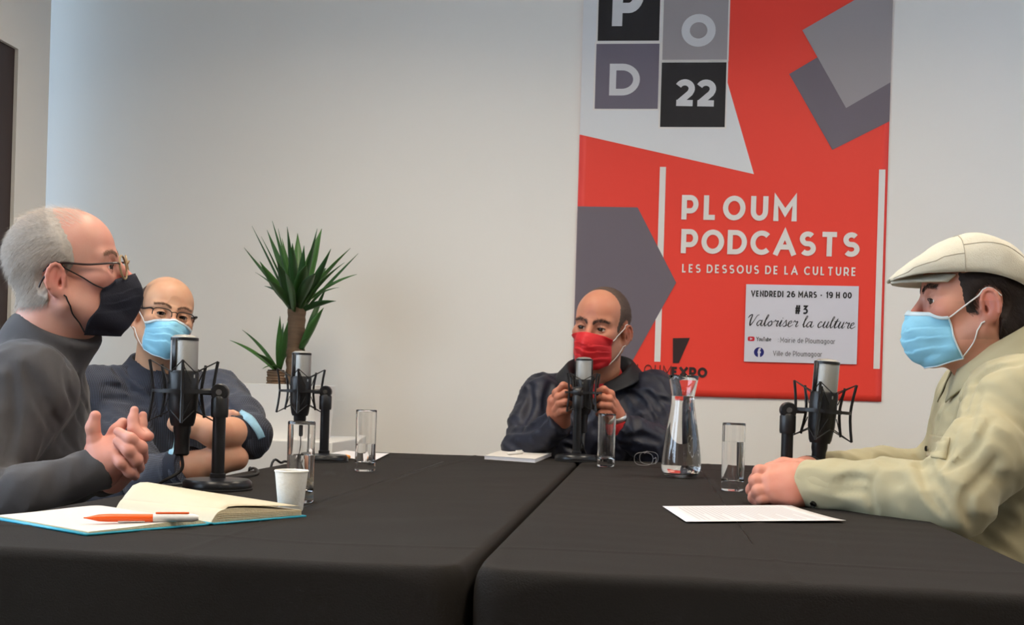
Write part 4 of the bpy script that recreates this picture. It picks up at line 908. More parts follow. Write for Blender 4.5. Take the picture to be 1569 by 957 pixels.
def mask(head, parent, loc, rows, m, pleat=0.002, loopm=None, label=None, nu=41, nv=57, power=2.2, edge=None, hug=0.0022, loops=True, trim=True, sag=0.0, blowup=None):
    R = np.array(rows); t = np.linspace(0, 1, len(R)); vv = np.linspace(0, 1, nv)
    from_rows = [np.array([p[i] for p in spline([(a, *r) for a, r in zip(t, rows)], 12)]) for i in range(6)]
    gx = from_rows[0]; cols = [np.interp(vv, gx, from_rows[i]) for i in range(1, 6)]
    zc, ze, xe, ye, yc = cols; G = np.zeros((nu, nv, 3)); S = np.linspace(-1, 1, nu)
    for i, q in enumerate(S):
        a = abs(q)**power; G[i, :, 0] = np.sign(q)*abs(q)*xe; G[i, :, 1] = ye+(yc-ye)*(1-a); G[i, :, 2] = zc+(ze-zc)*abs(q)**1.5
        f = (1-abs(q)**4)
        G[i, :, 1] += 0.0012*f*np.sin(q*11+vv*5)*np.sin(vv*PI)
    if blowup: G = blowup(G, S, vv)
    G = head.surf(G.reshape(-1, 3), hug).reshape(nu, nv, 3)
    for _ in range(4): G[1:-1, 1:-1] = 0.5*G[1:-1, 1:-1]+0.125*(G[2:, 1:-1]+G[:-2, 1:-1]+G[1:-1, 2:]+G[1:-1, :-2])
    if pleat:
        N_ = head.v.grad(G.reshape(-1, 3), 0.012).reshape(G.shape)
        for i, q in enumerate(S):
            ph = vv+0.035*np.sin(q*2.5+0.6)+0.02*np.sin(q*7)
            for c0, am in ((0.30, 1.0), (0.47, 1.15), (0.64, 0.9)):
                x = ph-c0; stp = np.where((x > 0) & (x < 0.13), 1-x/0.13, 0)+np.where((x > -0.02) & (x <= 0), -0.55*(1+x/0.02), 0)
                G[i] += N_[i]*(pleat*am*stp*(1-abs(q)**6))[:, None]
            G[i] += N_[i]*(0.5*pleat*np.sin(q*9+vv*14)*np.sin(q*4-vv*9)*np.sin(vv*PI))[:, None]
    Wd = lambda p: head.M @ Vector(p)-loc
    mb = MB(); mb.grid([[Wd(p) for p in row] for row in G]); mo = mb.build('face_mask', m, parent, solid=0.0014)
    if label: mo['label'] = label
    if edge:
        e = MB(); 
        for path in (G[:, 0], G[:, -1], G[0], G[-1]): 
            q_ = head.surf(path, hug+0.0006); e.tube([Wd(p) for p in q_], 0.0016, 6, flat=1)
        e_o = e.build('edge_binding', edge, mo)
        band = [[Wd(head.surf(np.array([G[i, j]]), hug+0.001)[0]) for j in (0, 2, 4)] for i in range(nu)]
        MB().grid(band).build('nose_band', edge, mo, solid=0.0022)
    if loops:
        for g, k in ((1, -1), (-1, 0)):
            a = G[k, 2]; b = G[k, -3]
            L_ = lambda p, q, n: [tuple(np.array(p)+(np.array(q)-np.array(p))*i/n) for i in range(n)]
            top = L_(a, (g*0.0785, 0.006, 0.014), 12)+spline([(g*0.0785, 0.006, 0.014), (g*0.0800, -0.010, 0.024), (g*0.0775, -0.030, 0.010)], 6)
            bot = L_(b, (g*0.0765, 0.000, -0.037), 12)+[(g*0.0785, -0.002, -0.037)]
            for pth in (top, bot):
                pth = head.surf(np.array(pth), 0.0016); MB().tube([Wd(p) for p in pth], 0.0014, 6).build('ear_loop', loopm, mo)
    return mo, G
def eyes(head, parent, loc):
    for e in head.eyes:
        Ml = head.M @ Matrix.Translation(e) @ rotz(head.gaze[0]) @ Matrix.Rotation(head.gaze[1], 4, 'X'); mb = MB(); pr = []
        for i in range(17): a = PI*i/16; pr.append((max(0.0121*math.sin(a), 1e-4), 0.0121*math.cos(a)))
        Mx = Matrix.Translation(-loc) @ Ml @ Matrix.Rotation(-PI/2, 4, 'X')
        n = 20; mb.lathe(pr, n, M=Mx, closed=False)
        mb.mi = [2 if j < 2 else (1 if j < 5 else 0) for j in range(16) for _ in range(n)]
        mb.build('eye', [M_eyew, M_iris, M_pupil], parent)
def lashes(head, parent, loc, m):
    for e in head.eyes:
        pts = []
        for i in range(13):
            a = math.radians(8+164*i/12); pts.append((e[0]+0.0136*math.cos(a), e[1]+0.012, e[2]-0.0005+0.0045*math.sin(a)))
        p = np.array(pts)
        c = np.array(e); d = p-c; p = c+d/np.linalg.norm(d, axis=1)[:, None]*0.0148
        MB().tube([head.M @ Vector(q)-loc for q in p], [0.0004]+[0.0009]*11+[0.0004], 6).build('eyelashes', m, parent)
def brow(head, parent, loc, m, w=0.0045, z0=0.027, thick=0.003, seed=0, arch=0.006):
    for g in (-1, 1):
        pts = np.array(spline([(g*0.012, 0.11, z0-0.002), (g*0.030, 0.105, z0+arch), (g*0.050, 0.08, z0+0.001)], 9)); 
        for _ in range(8):
            d = head.v.sample(pts); pts = pts-head.v.grad(pts)*(d-0.0005)[:, None]
        P = np.repeat(pts, 26, 0); r = np.random.RandomState(seed); P = P+np.stack([r.randn(len(P))*0.001, r.randn(len(P))*0.0005, r.randn(len(P))*w*0.5], 1); P = P-head.v.grad(P)*(head.v.sample(P))[:, None]
        N = head.v.grad(P); Vv, Q = strands(P, N, lambda p, n: np.tile([g*1.0, -0.2, 0.35], (len(p), 1)), 0.006, 0.00035, seed, len(P), 0.25)
        P2, Q2 = [], []
        mesh_np('eyebrow', xf(Vv, head.M)-np.array(loc), Q, m, parent)
def hit(vol, px, py, off=0.0, t0=0.8, t1=4.5, M=None):
    d = ray(px, py); L = d.length; d = d/L; ts = np.arange(t0, t1, 0.004); P = np.array(CAM)[None]+ts[:, None]*np.array(d)[None]
    lo = vol.lo+vol.h*2; hi = vol.lo+vol.h*(np.array(vol.D.shape)-3); ok = ((P > lo) & (P < hi)).all(1); D = np.where(ok, vol.sample(P), 1)
    i = np.argmax(D < 0)
    if D[i] >= 0: return None
    a, b = ts[i-1], ts[i]
    for _ in range(8):
        m = (a+b)/2; q = np.array(CAM)+m*np.array(d)
        if vol.sample(q[None])[0] < 0: b = m
        else: a = m
    p = np.array(CAM)+a*np.array(d); n = vol.grad(p[None], 0.006)[0]
    return Vector(p+n*off), Vector(n)
def strip(vol, pix, wpx, name, m, parent, loc, off=0.0015, solid=0.0015, n=6):
    """a flat band sewn on the cloth following a pixel path"""
    pts = spline(pix, n); rows = []
    for i, p in enumerate(pts):
        a = np.array(pts[max(i-1, 0)][:2]); b = np.array(pts[min(i+1, len(pts)-1)][:2]); t = b-a; t = t/np.linalg.norm(t); nn = np.array([-t[1], t[0]])
        row = []
        for q in (-1, -0.5, 0, 0.5, 1):
            h_ = hit(vol, p[0]+nn[0]*wpx/2*q, p[1]+nn[1]*wpx/2*q, off)
            if h_ is None: break
            row.append(h_[0]-loc)
        if len(row) == 5: rows.append(row)
    if len(rows) > 1: return MB().grid(rows).build(name, m, parent, solid=solid)
def button(vol, px, py, r, m, parent, loc, name='button'):
    h_ = hit(vol, px, py, 0.002)
    if h_ is None: return
    p, n = h_; Mb = Matrix.Translation(p-loc) @ n.to_track_quat('Z', 'Y').to_matrix().to_4x4()
    MB().lathe([(0.0002, 0.001), (r*0.7, 0.001), (r*0.8, 0.0022), (r, 0.002), (r*1.02, 0), (r, -0.002)], 18, M=Mb).build(name, m, parent)

class Cloth:
    def __init__(s, lo, hi, h=0.006): s.v = Vol(lo, hi, h)
    def sleeve(s, pts, rs, cut=None, k=0.03, kin=0.02):
        v = s.v; v.chain(pts, rs, k, kin)
        if cut is not None:
            p = np.array(pts[-1], float); n = p-np.array(pts[-2], float); n /= np.linalg.norm(n); m = cut; w = v.win(p-m, p+m)
            if w: sl, X, Y, Z = w; v.D[sl] = np.maximum(v.D[sl], ((X-p[0])*n[0]+(Y-p[1])*n[1]+(Z-p[2])*n[2]).astype(np.float32))
    def folds(s, amp, scale=40, seed=3, stretch=(1, 1, 1)):
        v = s.v; ii = np.argwhere(np.abs(v.D) < 0.03); C = v.lo+ii*v.h; C = C*np.array(stretch)
        n = 1-2*np.abs(snoise(C, scale, seed)); n2 = 1-2.4*np.abs(snoise(C, scale*2.1, seed+5))
        v.D[ii[:, 0], ii[:, 1], ii[:, 2]] -= (amp*(0.6*n+0.4*n2)).astype(np.float32)
def creases(cl, paths, depth=0.0, rad=0.005, k=0.012, op='sub'):
    todo = []
    for ps in paths:
        w_ = rad
        pts = [hit(cl.v, *p) for p in spline([p[:2] for p in ps], 5)]; pts = [np.array(p[0])-np.array(p[1])*depth for p in pts if p]
        if len(pts) > 2: todo.append(pts)
    for pts in todo:
        n = len(pts)
        for i in range(n-1):
            if np.linalg.norm(pts[i+1]-pts[i]) > 0.06: continue
            e = lambda q: rad*(0.35+0.65*math.sin(PI*min(max(q/(n-1), 0.05), 0.95)))
            cl.v.cone(pts[i], pts[i+1], e(i), e(i+1), k, op)
def torso(v, N, Pv, f, width=0.19, depth=0.12, belly=0.13, sh_drop=0.045, shr=0.07, k=0.05):
    """chest, belly, pelvis and shoulder line between neck base N and pelvis Pv, facing f"""
    N = Vector(N); Pv = Vector(Pv); u = (N-Pv).normalized(); f = (Vector(f)-u*Vector(f).dot(u)).normalized(); r = f.cross(u); M = np.array(Matrix((r, f, u)).transposed()); L = (N-Pv).length
    c = lambda t: np.array(Pv+u*L*t)
    v.ell(c(0.02), (width*0.95, belly*1.02, 0.13), k, M=M); v.ell(c(0.33)+np.array(f)*0.012, (width*0.9, belly, 0.17), k, M=M); v.ell(c(0.68), (width*0.93, depth, 0.17), k, M=M)
    sr = np.array(N+r*(width-shr*0.35)-u*sh_drop); sl = np.array(N-r*(width-shr*0.35)-u*sh_drop)
    v.cone(sr, sl, shr, shr, k); v.cone(np.array(N-u*0.05), np.array(N+u*0.005), 0.085, 0.062, 0.04)
    return Vector(sr), Vector(sl), r, f, u
def lower_body(parent, loc, Pv, f, mat_t, mat_s):
    """trousers and shoes of a seated figure (under the table)"""
    Pv = Vector(Pv); f = Vector((f[0], f[1], 0)).normalized(); r = Vector((f.y, -f.x, 0)); lo = np.array(Pv)-0.75; hi = np.array(Pv)+0.75; lo[2] = -0.02; hi[2] = Pv.z+0.12
    v = Vol(lo, hi, 0.011); v.ell(np.array(Pv+Vector((0, 0, -0.01))), (0.17, 0.17, 0.11), 0.04)
    for g in (-1, 1):
        hp = Pv+r*0.09*g+Vector((0, 0, -0.02)); kn = Pv+f*0.40+r*0.12*g+Vector((0, 0, -0.03)); kn.z = min(kn.z, 0.52); an = kn+f*0.03; an.z = 0.10
        v.cone(hp, kn, 0.085, 0.062, 0.04); v.cone(kn, an, 0.06, 0.045, 0.03)
        sh = Vol(np.array(an)-0.2-np.array([0, 0, 0]), np.array(an)+0.2, 0.008); a = Vector((an.x, an.y, 0.035)); b = a+f*0.16
        sh.cone(a-f*0.03, b, 0.034, 0.034, 0.02); sh.cone(a, Vector((an.x, an.y, 0.075)), 0.036, 0.04, 0.02); X, Y, Z = sh.coords(); sh.D = np.maximum(sh.D, 0.002-Z+0*X+0*Y).astype(np.float32)
        P, Q = sh.mesh(); mesh_np('shoe', P-np.array(loc), Q, mat_s, parent)
    P, Q = v.mesh(); mesh_np('trousers', P-np.array(loc), Q, mat_t, parent)
def body_mesh(parent, loc, skinm, head, hv, N, Pv, f, red=1.0, stub=None, arms=()):
    P, Q, a, b = head.skin(red, stub); P = P-np.array(loc); parts = [(P, Q)]; A = [a]; B = [b]
    N = Vector(N); Pv = Vector(Pv); core = Vol(np.minimum(np.array(N), np.array(Pv))-0.5, np.maximum(np.array(N), np.array(Pv))+0.3, 0.012)
    core.cone(Pv, Pv.lerp(N, 0.7), 0.09, 0.085, 0.03); core.cone(Pv.lerp(N, 0.7), N, 0.085, 0.05, 0.04)
    for ch, rs in arms: core.chain(ch, rs, 0.03, 0.02)
    vols = [core]+list(hv)
    for v in vols:
        p, q = v.mesh(); parts.append((p-np.array(loc), q)); A.append(np.full(len(p), 0.3)); B.append(np.zeros(len(p)))
    P, Q = join_np(parts); return mesh_np('body', P, Q, skinm, parent, attr={'red': np.concatenate(A), 'stub': np.concatenate(B)})
def pc(pts):       # (px, py, Y) chain -> world
    return [np.array(at(*p)) for p in pts]
def handvol(chains, palm, h=0.0019, kf=0.0025):
    """palm: list of (chain, radii) blended softly; chains: fingers, each kept distinct by a small blend"""
    allp = np.concatenate([np.array(c) for c, r in chains+palm]); v = Vol(allp.min(0)-0.045, allp.max(0)+0.045, h)
    for c, r in palm: v.chain(c, r, 0.016, 0.012)
    for c, r in chains:
        t = Vol(np.array(c).min(0)-0.02, np.array(c).max(0)+0.02, h)
        t.lo = v.lo+np.round((t.lo-v.lo)/h)*h; t.chain(c, r, 0.0, 0.009)
        # small knuckle swellings
        for i in range(1, len(c)-1): t.ell(c[i], (r[i]*1.0,)*3, 0.002)
        o = np.round((t.lo-v.lo)/h).astype(int); n = t.D.shape; a = np.maximum(o, 0); b = np.minimum(o+np.array(n), v.D.shape)
        sl = tuple(slice(a[i], b[i]) for i in range(3)); tl = tuple(slice(a[i]-o[i], b[i]-o[i]) for i in range(3)); v.comb(sl, t.D[tl], kf, 'add')
    return v
def chair(x, y, ang, label):
    t = thing('chair', label, 'chair', (x, y, 0), ang-PI/2, 'chairs of the seated men'); M_seat = mat('chair_fabric', (0.03, 0.03, 0.035), 0.9, bump=0.3)
    MB().box((-0.22, -0.21, 0.355), (0.22, 0.21, 0.40)).build('seat', M_seat, t, bevel=0.015)
    MB().box((-0.19, -0.255, 0.50), (0.19, -0.225, 0.70)).build('backrest', M_seat, t, bevel=0.012)
    for sx in (-1, 1):
        MB().tube([(sx*0.19, 0.18, 0.356), (sx*0.21, 0.2, 0.0)], 0.011, 10).build('leg', M_chrome, t)
        MB().tube([(sx*0.17, -0.24, 0.56), (sx*0.19, -0.215, 0.356), (sx*0.21, -0.25, 0.0)], 0.011, 10).build('leg', M_chrome, t)
def fdir(deg): a = math.radians(deg); return Vector((math.cos(a), math.sin(a), 0))
def wave_mat(name, a, b, scale, rough=0.8, sheen=0.1):
    """fine woven check: two crossed thread patterns"""
    m = mat(name, a, rough, sheen=sheen, bump=0.3, bscale=300); nt = m.node_tree; N = nt.nodes; L = nt.links
    tc = N.new('ShaderNodeTexCoord'); out = []
    for d in ('X', 'Z'):
        w = N.new('ShaderNodeTexWave'); w.bands_direction = d; w.inputs['Scale'].default_value = scale; L.new(tc.outputs['Object'], w.inputs['Vector']); out.append(w)
    mu = N.new('ShaderNodeMath'); mu.operation = 'MULTIPLY'; L.new(out[0].outputs['Fac'], mu.inputs[0]); L.new(out[1].outputs['Fac'], mu.inputs[1])
    mx = N.new('ShaderNodeMix'); mx.data_type = 'RGBA'; mx.inputs[6].default_value = (*a, 1); mx.inputs[7].default_value = (*b, 1); L.new(mu.outputs[0], mx.inputs[0]); L.new(mx.outputs[2], N['Principled BSDF'].inputs['Base Color']); return m
M_loop = mat('white_elastic', (0.75, 0.74, 0.73), 0.7); M_surg = mat('surgical_blue', srgb(138, 200, 228), 0.65, var=0.08, vscale=30, bump=0.25, bscale=120)
M_surgw = mat('surgical_white', srgb(205, 222, 230), 0.7)
M_jean = mat('dark_trousers', (0.02, 0.022, 0.03), 0.85); M_shoe = mat('black_shoe', (0.012, 0.012, 0.012), 0.4)
SURG = [(-0.012, -0.020, 0.057, 0.062, 0.117), (-0.036, -0.038, 0.060, 0.057, 0.127), (-0.066, -0.060, 0.061, 0.052, 0.127), (-0.098, -0.084, 0.058, 0.046, 0.119), (-0.124, -0.100, 0.050, 0.040, 0.092)]
def shell(name, vol, m, parent, loc, D=None):
    P, Q = vol.mesh(D); return mesh_np(name, P-np.array(loc), Q, m, parent)
def hairobj(head, parent, loc, H, m, comb, length, width, count, seed, label=None, curl=0.3):
    P, Q = head.v.mesh(H); o = mesh_np('hair', xf(P, head.M)-np.array(loc), Q, m, parent)
    N = normals(head.v, P); ok = head.v.sample(P) > 0.0002; Vv, Qs = strands(P[ok], N[ok], comb, length, width, seed, count, curl)
    so = mesh_np('hair_strands', xf(Vv, head.M)-np.array(loc), Qs, m, o); so['kind'] = 'stuff'
    if label: o['label'] = label
    return o

# ---------- man at the left, grey turtleneck, navy mask, hands clasped
def man_left():
    f = fdir(24); r = Vector((f.y, -f.x, 0)); sc = 0.995
    hc = at(104, 420, 2.15); N = at(56, 545, 2.17); Pv = at(-12, 660, 2.20); Pv.z = 0.475
    loc = Vector((Pv.x, Pv.y, 0)); t = thing('person', 'man in a dark grey turtleneck with round glasses and a navy mask, hands clasped', 'person', loc)
    hd = Head(hc, math.radians(17), math.radians(10), math.radians(6), sc, N, 0.064, jaw=0.004, eye_open=0.9)
    sk = skin_mat('skin_pink', srgb(212, 160, 142), srgb(205, 120, 108), srgb(120, 80, 75))
    # sweater
    cl = Cloth(np.array((-1.62, 1.55, 0.36)), np.array((-0.72, 2.75, 1.06)), 0.006)
    W1 = [np.array(N+r*0.155-Vector((0, 0, 0.07))), np.array(at(-58, 775, 1.86)), np.array(at(40, 757, 1.865)), np.array(at(158, 716, 1.93))]
    W2 = [np.array(N-r*0.155-Vector((0, 0, 0.07))), np.array(at(20, 740, 2.42)), np.array(at(168, 728, 2.06))]
    cl.sleeve(W1, (0.068, 0.050, 0.043, 0.034), 0.05); cl.sleeve(W2, (0.068, 0.048, 0.034), 0.04)
    torso(cl.v, N, Pv, f, 0.20, 0.128, 0.14, shr=0.072, sh_drop=0.035)
    cl.v.cone(W1[0], W1[1], 0.07, 0.05, 0.04)
    M3 = np.array(hd.M.to_3x3()); cw = lambda p: np.array(hd.M @ Vector(p))
    nk = (Vector(cw((0, -0.012, -0.085)))-N).normalized(); cl.folds(0.006, 30, 11, (1, 1, 0.6)); creases(cl, [[(18, 560), (22, 620), (12, 690), (-5, 735)], [(100, 555), (108, 600), (126, 650)], [(40, 560), (62, 620), (96, 690)], [(118, 550), (124, 590), (136, 630)], [(55, 575), (85, 640), (118, 690)]], rad=0.0055, k=0.010)
    c1 = N+nk*0.0+f*0.004; c2 = N+nk*0.072+f*0.006
    cl.v.cone(c1, c2, 0.082, 0.0755, 0.014); cl.v.cone(N+nk*0.028, N+nk*0.034, 0.0835, 0.0835, 0.01)
    knit = mat('grey_knit', srgb(70, 69, 72), 0.95, var=0.10, vscale=40, bump=0.35, bscale=700, sheen=0.12, bdist=0.001)
    # open the roll collar so that the neck shows
    X, Y, Z = cl.v.coords(); q = np.array(c2); nn = np.array((nk+f*-0.28).normalized()); w = cl.v.win(q-0.13, q+0.13); sl, X, Y, Z = w; cl.v.D[sl] = np.maximum(cl.v.D[sl], ((X-q[0])*nn[0]+(Y-q[1])*nn[1]+(Z-q[2])*nn[2]-0.012).astype(np.float32))
    shell('sweater', cl.v, knit, t, loc)
    # hands: right hand (thumb up, back to the viewer) with the other hand's fingers laced over it
    F = 0.0088
    palm = [(pc([(150, 728, 1.935), (160, 705, 1.925), (185, 690, 1.93)]), (0.026, 0.027, 0.021)), (pc([(162, 725, 1.93), (178, 705, 1.925), (192, 700, 1.935)]), (0.024, 0.022, 0.017)), (pc([(148, 720, 1.935), (152, 690, 1.93), (176, 677, 1.935)]), (0.024, 0.021, 0.014))]
    fing = [(pc([(150, 700, 1.928), (146, 676, 1.922), (142, 655, 1.918), (146, 637, 1.918)]), (0.0165, 0.0125, 0.0108, 0.0095)),
            (pc([(181, 661, 1.912), (200, 672, 1.905), (216, 685, 1.918), (219, 700, 1.95)]), (0.0080, 0.0092, 0.0096, 0.0098)),
            (pc([(180, 676, 1.908), (197, 690, 1.900), (209, 704, 1.912), (213, 716, 1.95)]), (0.0080, 0.0094, 0.0098, 0.0098)),
            (pc([(173, 694, 1.908), (186, 709, 1.902), (199, 722, 1.914), (206, 728, 1.95)]), (0.0076, 0.0088, 0.0092, 0.0092)),
            (pc([(206, 628, 1.950), (204, 643, 1.945), (205, 657, 1.94), (219, 669, 1.94)]), (0.0072, 0.0082, 0.0090, 0.0094)),
            (pc([(219, 636, 1.965), (217, 650, 1.96), (214, 664, 1.955), (206, 680, 1.96)]), (0.0072, 0.0080, 0.0088, 0.0094)),
            (pc([(188, 648, 1.955), (178, 660, 1.945), (168, 674, 1.945)]), (0.0098, 0.0105, 0.0115)),
            (pc([(219, 705, 1.965), (217, 690, 1.97), (208, 676, 1.965)]), (0.0078, 0.0090, 0.0095)),
            (pc([(228, 668, 1.945), (220, 664, 1.955), (205, 670, 1.96)]), (0.0088, 0.0092, 0.0095))]
    palm += [(pc([(172, 735, 2.02), (195, 712, 1.985), (206, 695, 1.97)]), (0.025, 0.024, 0.020))]
    hv = handvol(fing, palm)
    body_mesh(t, loc, sk, hd, [hv], N, Pv, f, 1.0, lambda P: 0.0*P[:, 0], arms=[(W1, (0.05, 0.036, 0.03, 0.024)), (W2, (0.05, 0.036, 0.024))])
    # hair: short, grey, receding
    def region(X, Y, Z):
        line = Y-(0.030-0.35*np.maximum(Z-0.05, 0)-0.9*np.maximum(0.02-Z, 0)); top = (0.028-0.45*(Y+0.02))*0-1
        nape = np.where(Y > -0.030, 0.000, np.where(Y > -0.045, -0.050, -0.052))-Z; ear = 0.026-np.sqrt((Y+0.008)**2+((Z+0.006)*0.85)**2+0*X)
        side = np.maximum(Y+0.015, 0.012-Z) if False else np.maximum(np.minimum(Y-0.012, 1), (0.0-Z))*0-1
        return np.maximum(np.maximum(line, nape), ear)
    H = hd.hair(region, lambda X, Y, Z: np.clip(0.0065-0.09*np.maximum(Y+0.01, 0)-0.10*np.maximum(Z-0.07, 0), 0.0008, 0.0065)+0*X, 0.0005, 4)
    grey = mat('grey_hair', srgb(176, 166, 156), 0.75, var=0.3, vscale=160)
    hairobj(hd, t, loc, H, grey, lambda p, n: np.stack([0*p[:, 0], -0.75+0*p[:, 0], -0.75+0.7*np.clip((p[:, 2]-0.02)/0.09, 0, 1)], 1), 0.016, 0.00022, 16000, 3, 'short grey hair', 0.35)
    Ph, Qh = hd.v.mesh(); okh = (Ph[:, 2] > 0.085) & (Ph[:, 1] > -0.05) & (Ph[:, 1] < 0.062); Pw = Ph[okh]; Vw, Qw = strands(Pw, normals(hd.v, Pw), lambda p, n: np.stack([0.25*np.sin(p[:, 0]*90), -0.8+0*p[:, 0], 0.35+0*p[:, 0]], 1), 0.024, 0.00022, 17, 1500, 0.55)
    wo_ = mesh_np('wispy_hair', xf(Vw, hd.M)-np.array(loc), Qw, mat('fine_pale_hair', srgb(205, 190, 178), 0.7), t); wo_['kind'] = 'stuff'
    lashes(hd, t, loc, mat('brown_lash', srgb(80, 55, 48), 0.8)); brow(hd, t, loc, mat('fair_brow', srgb(160, 125, 105), 0.8), seed=2); eyes(hd, t, loc)
    navy = mat('navy_cotton', srgb(30, 32, 46), 0.8, bump=0.3, bscale=400, var=0.1, vscale=12)
    rows = [(-0.014, -0.026, 0.052, 0.066, 0.124), (-0.040, -0.046, 0.060, 0.062, 0.132), (-0.066, -0.068, 0.061, 0.056, 0.130), (-0.102, -0.088, 0.060, 0.034, 0.110), (-0.132, -0.118, 0.048, 0.018, 0.078)]
    mask(hd, t, loc, rows, navy, 0.0009, mat('black_elastic', (0.01, 0.01, 0.012), 0.7), 'dark navy cotton face mask', power=1.5)
    # round spectacles
    g = MB(); Wd = lambda p: hd.M @ Vector(p)-loc
    rim = mat('horn_rim', srgb(165, 140, 105), 0.3, var=0.35, vscale=60); dk = mat('dark_temple', srgb(40, 26, 26), 0.3)
    def ring(cx): return [Wd((cx+0.0222*math.cos(a), 0.112-0.006*abs(cx+0.0222*math.cos(a))/0.05, 0.000+0.0225*math.sin(a))) for a in [2*PI*i/36 for i in range(37)]]
    fr = g.tube(ring(0.0335), 0.0021, 8, caps=False).tube(ring(-0.0335), 0.0021, 8, caps=False).tube([Wd((0.0115, 0.1113, 0.006)), Wd((0.004, 0.1165, 0.011)), Wd((-0.004, 0.1165, 0.011)), Wd((-0.0115, 0.1113, 0.006))], 0.0016, 8).build('eyeglasses', rim, t)
    for cx in (0.0335, -0.0335):
        lp = ring(cx)[:-1]; fw = (hd.M.to_3x3() @ Vector((0, 1, 0)))*0.0012; MB().prism(lp, fw).build('lens', M_pane, fr, smooth=False)
        s_ = 1 if cx > 0 else -1
        MB().tube([Wd(p) for p in spline([(s_*0.056, 0.104, 0.008), (s_*0.066, 0.098, 0.010), (s_*0.0745, 0.05, 0.013), (s_*0.0790, 0.008, 0.0215), (s_*0.0810, -0.012, 0.016), (s_*0.0800, -0.034, -0.006), (s_*0.079, -0.042, -0.018)], 6)], 0.0030, 8, flat=0.6).build('temple', dk, fr)
    lower_body(t, loc, Pv, f, M_jean, M_shoe); chair(Pv.x, Pv.y, math.radians(27), 'chair under the man in the grey turtleneck')

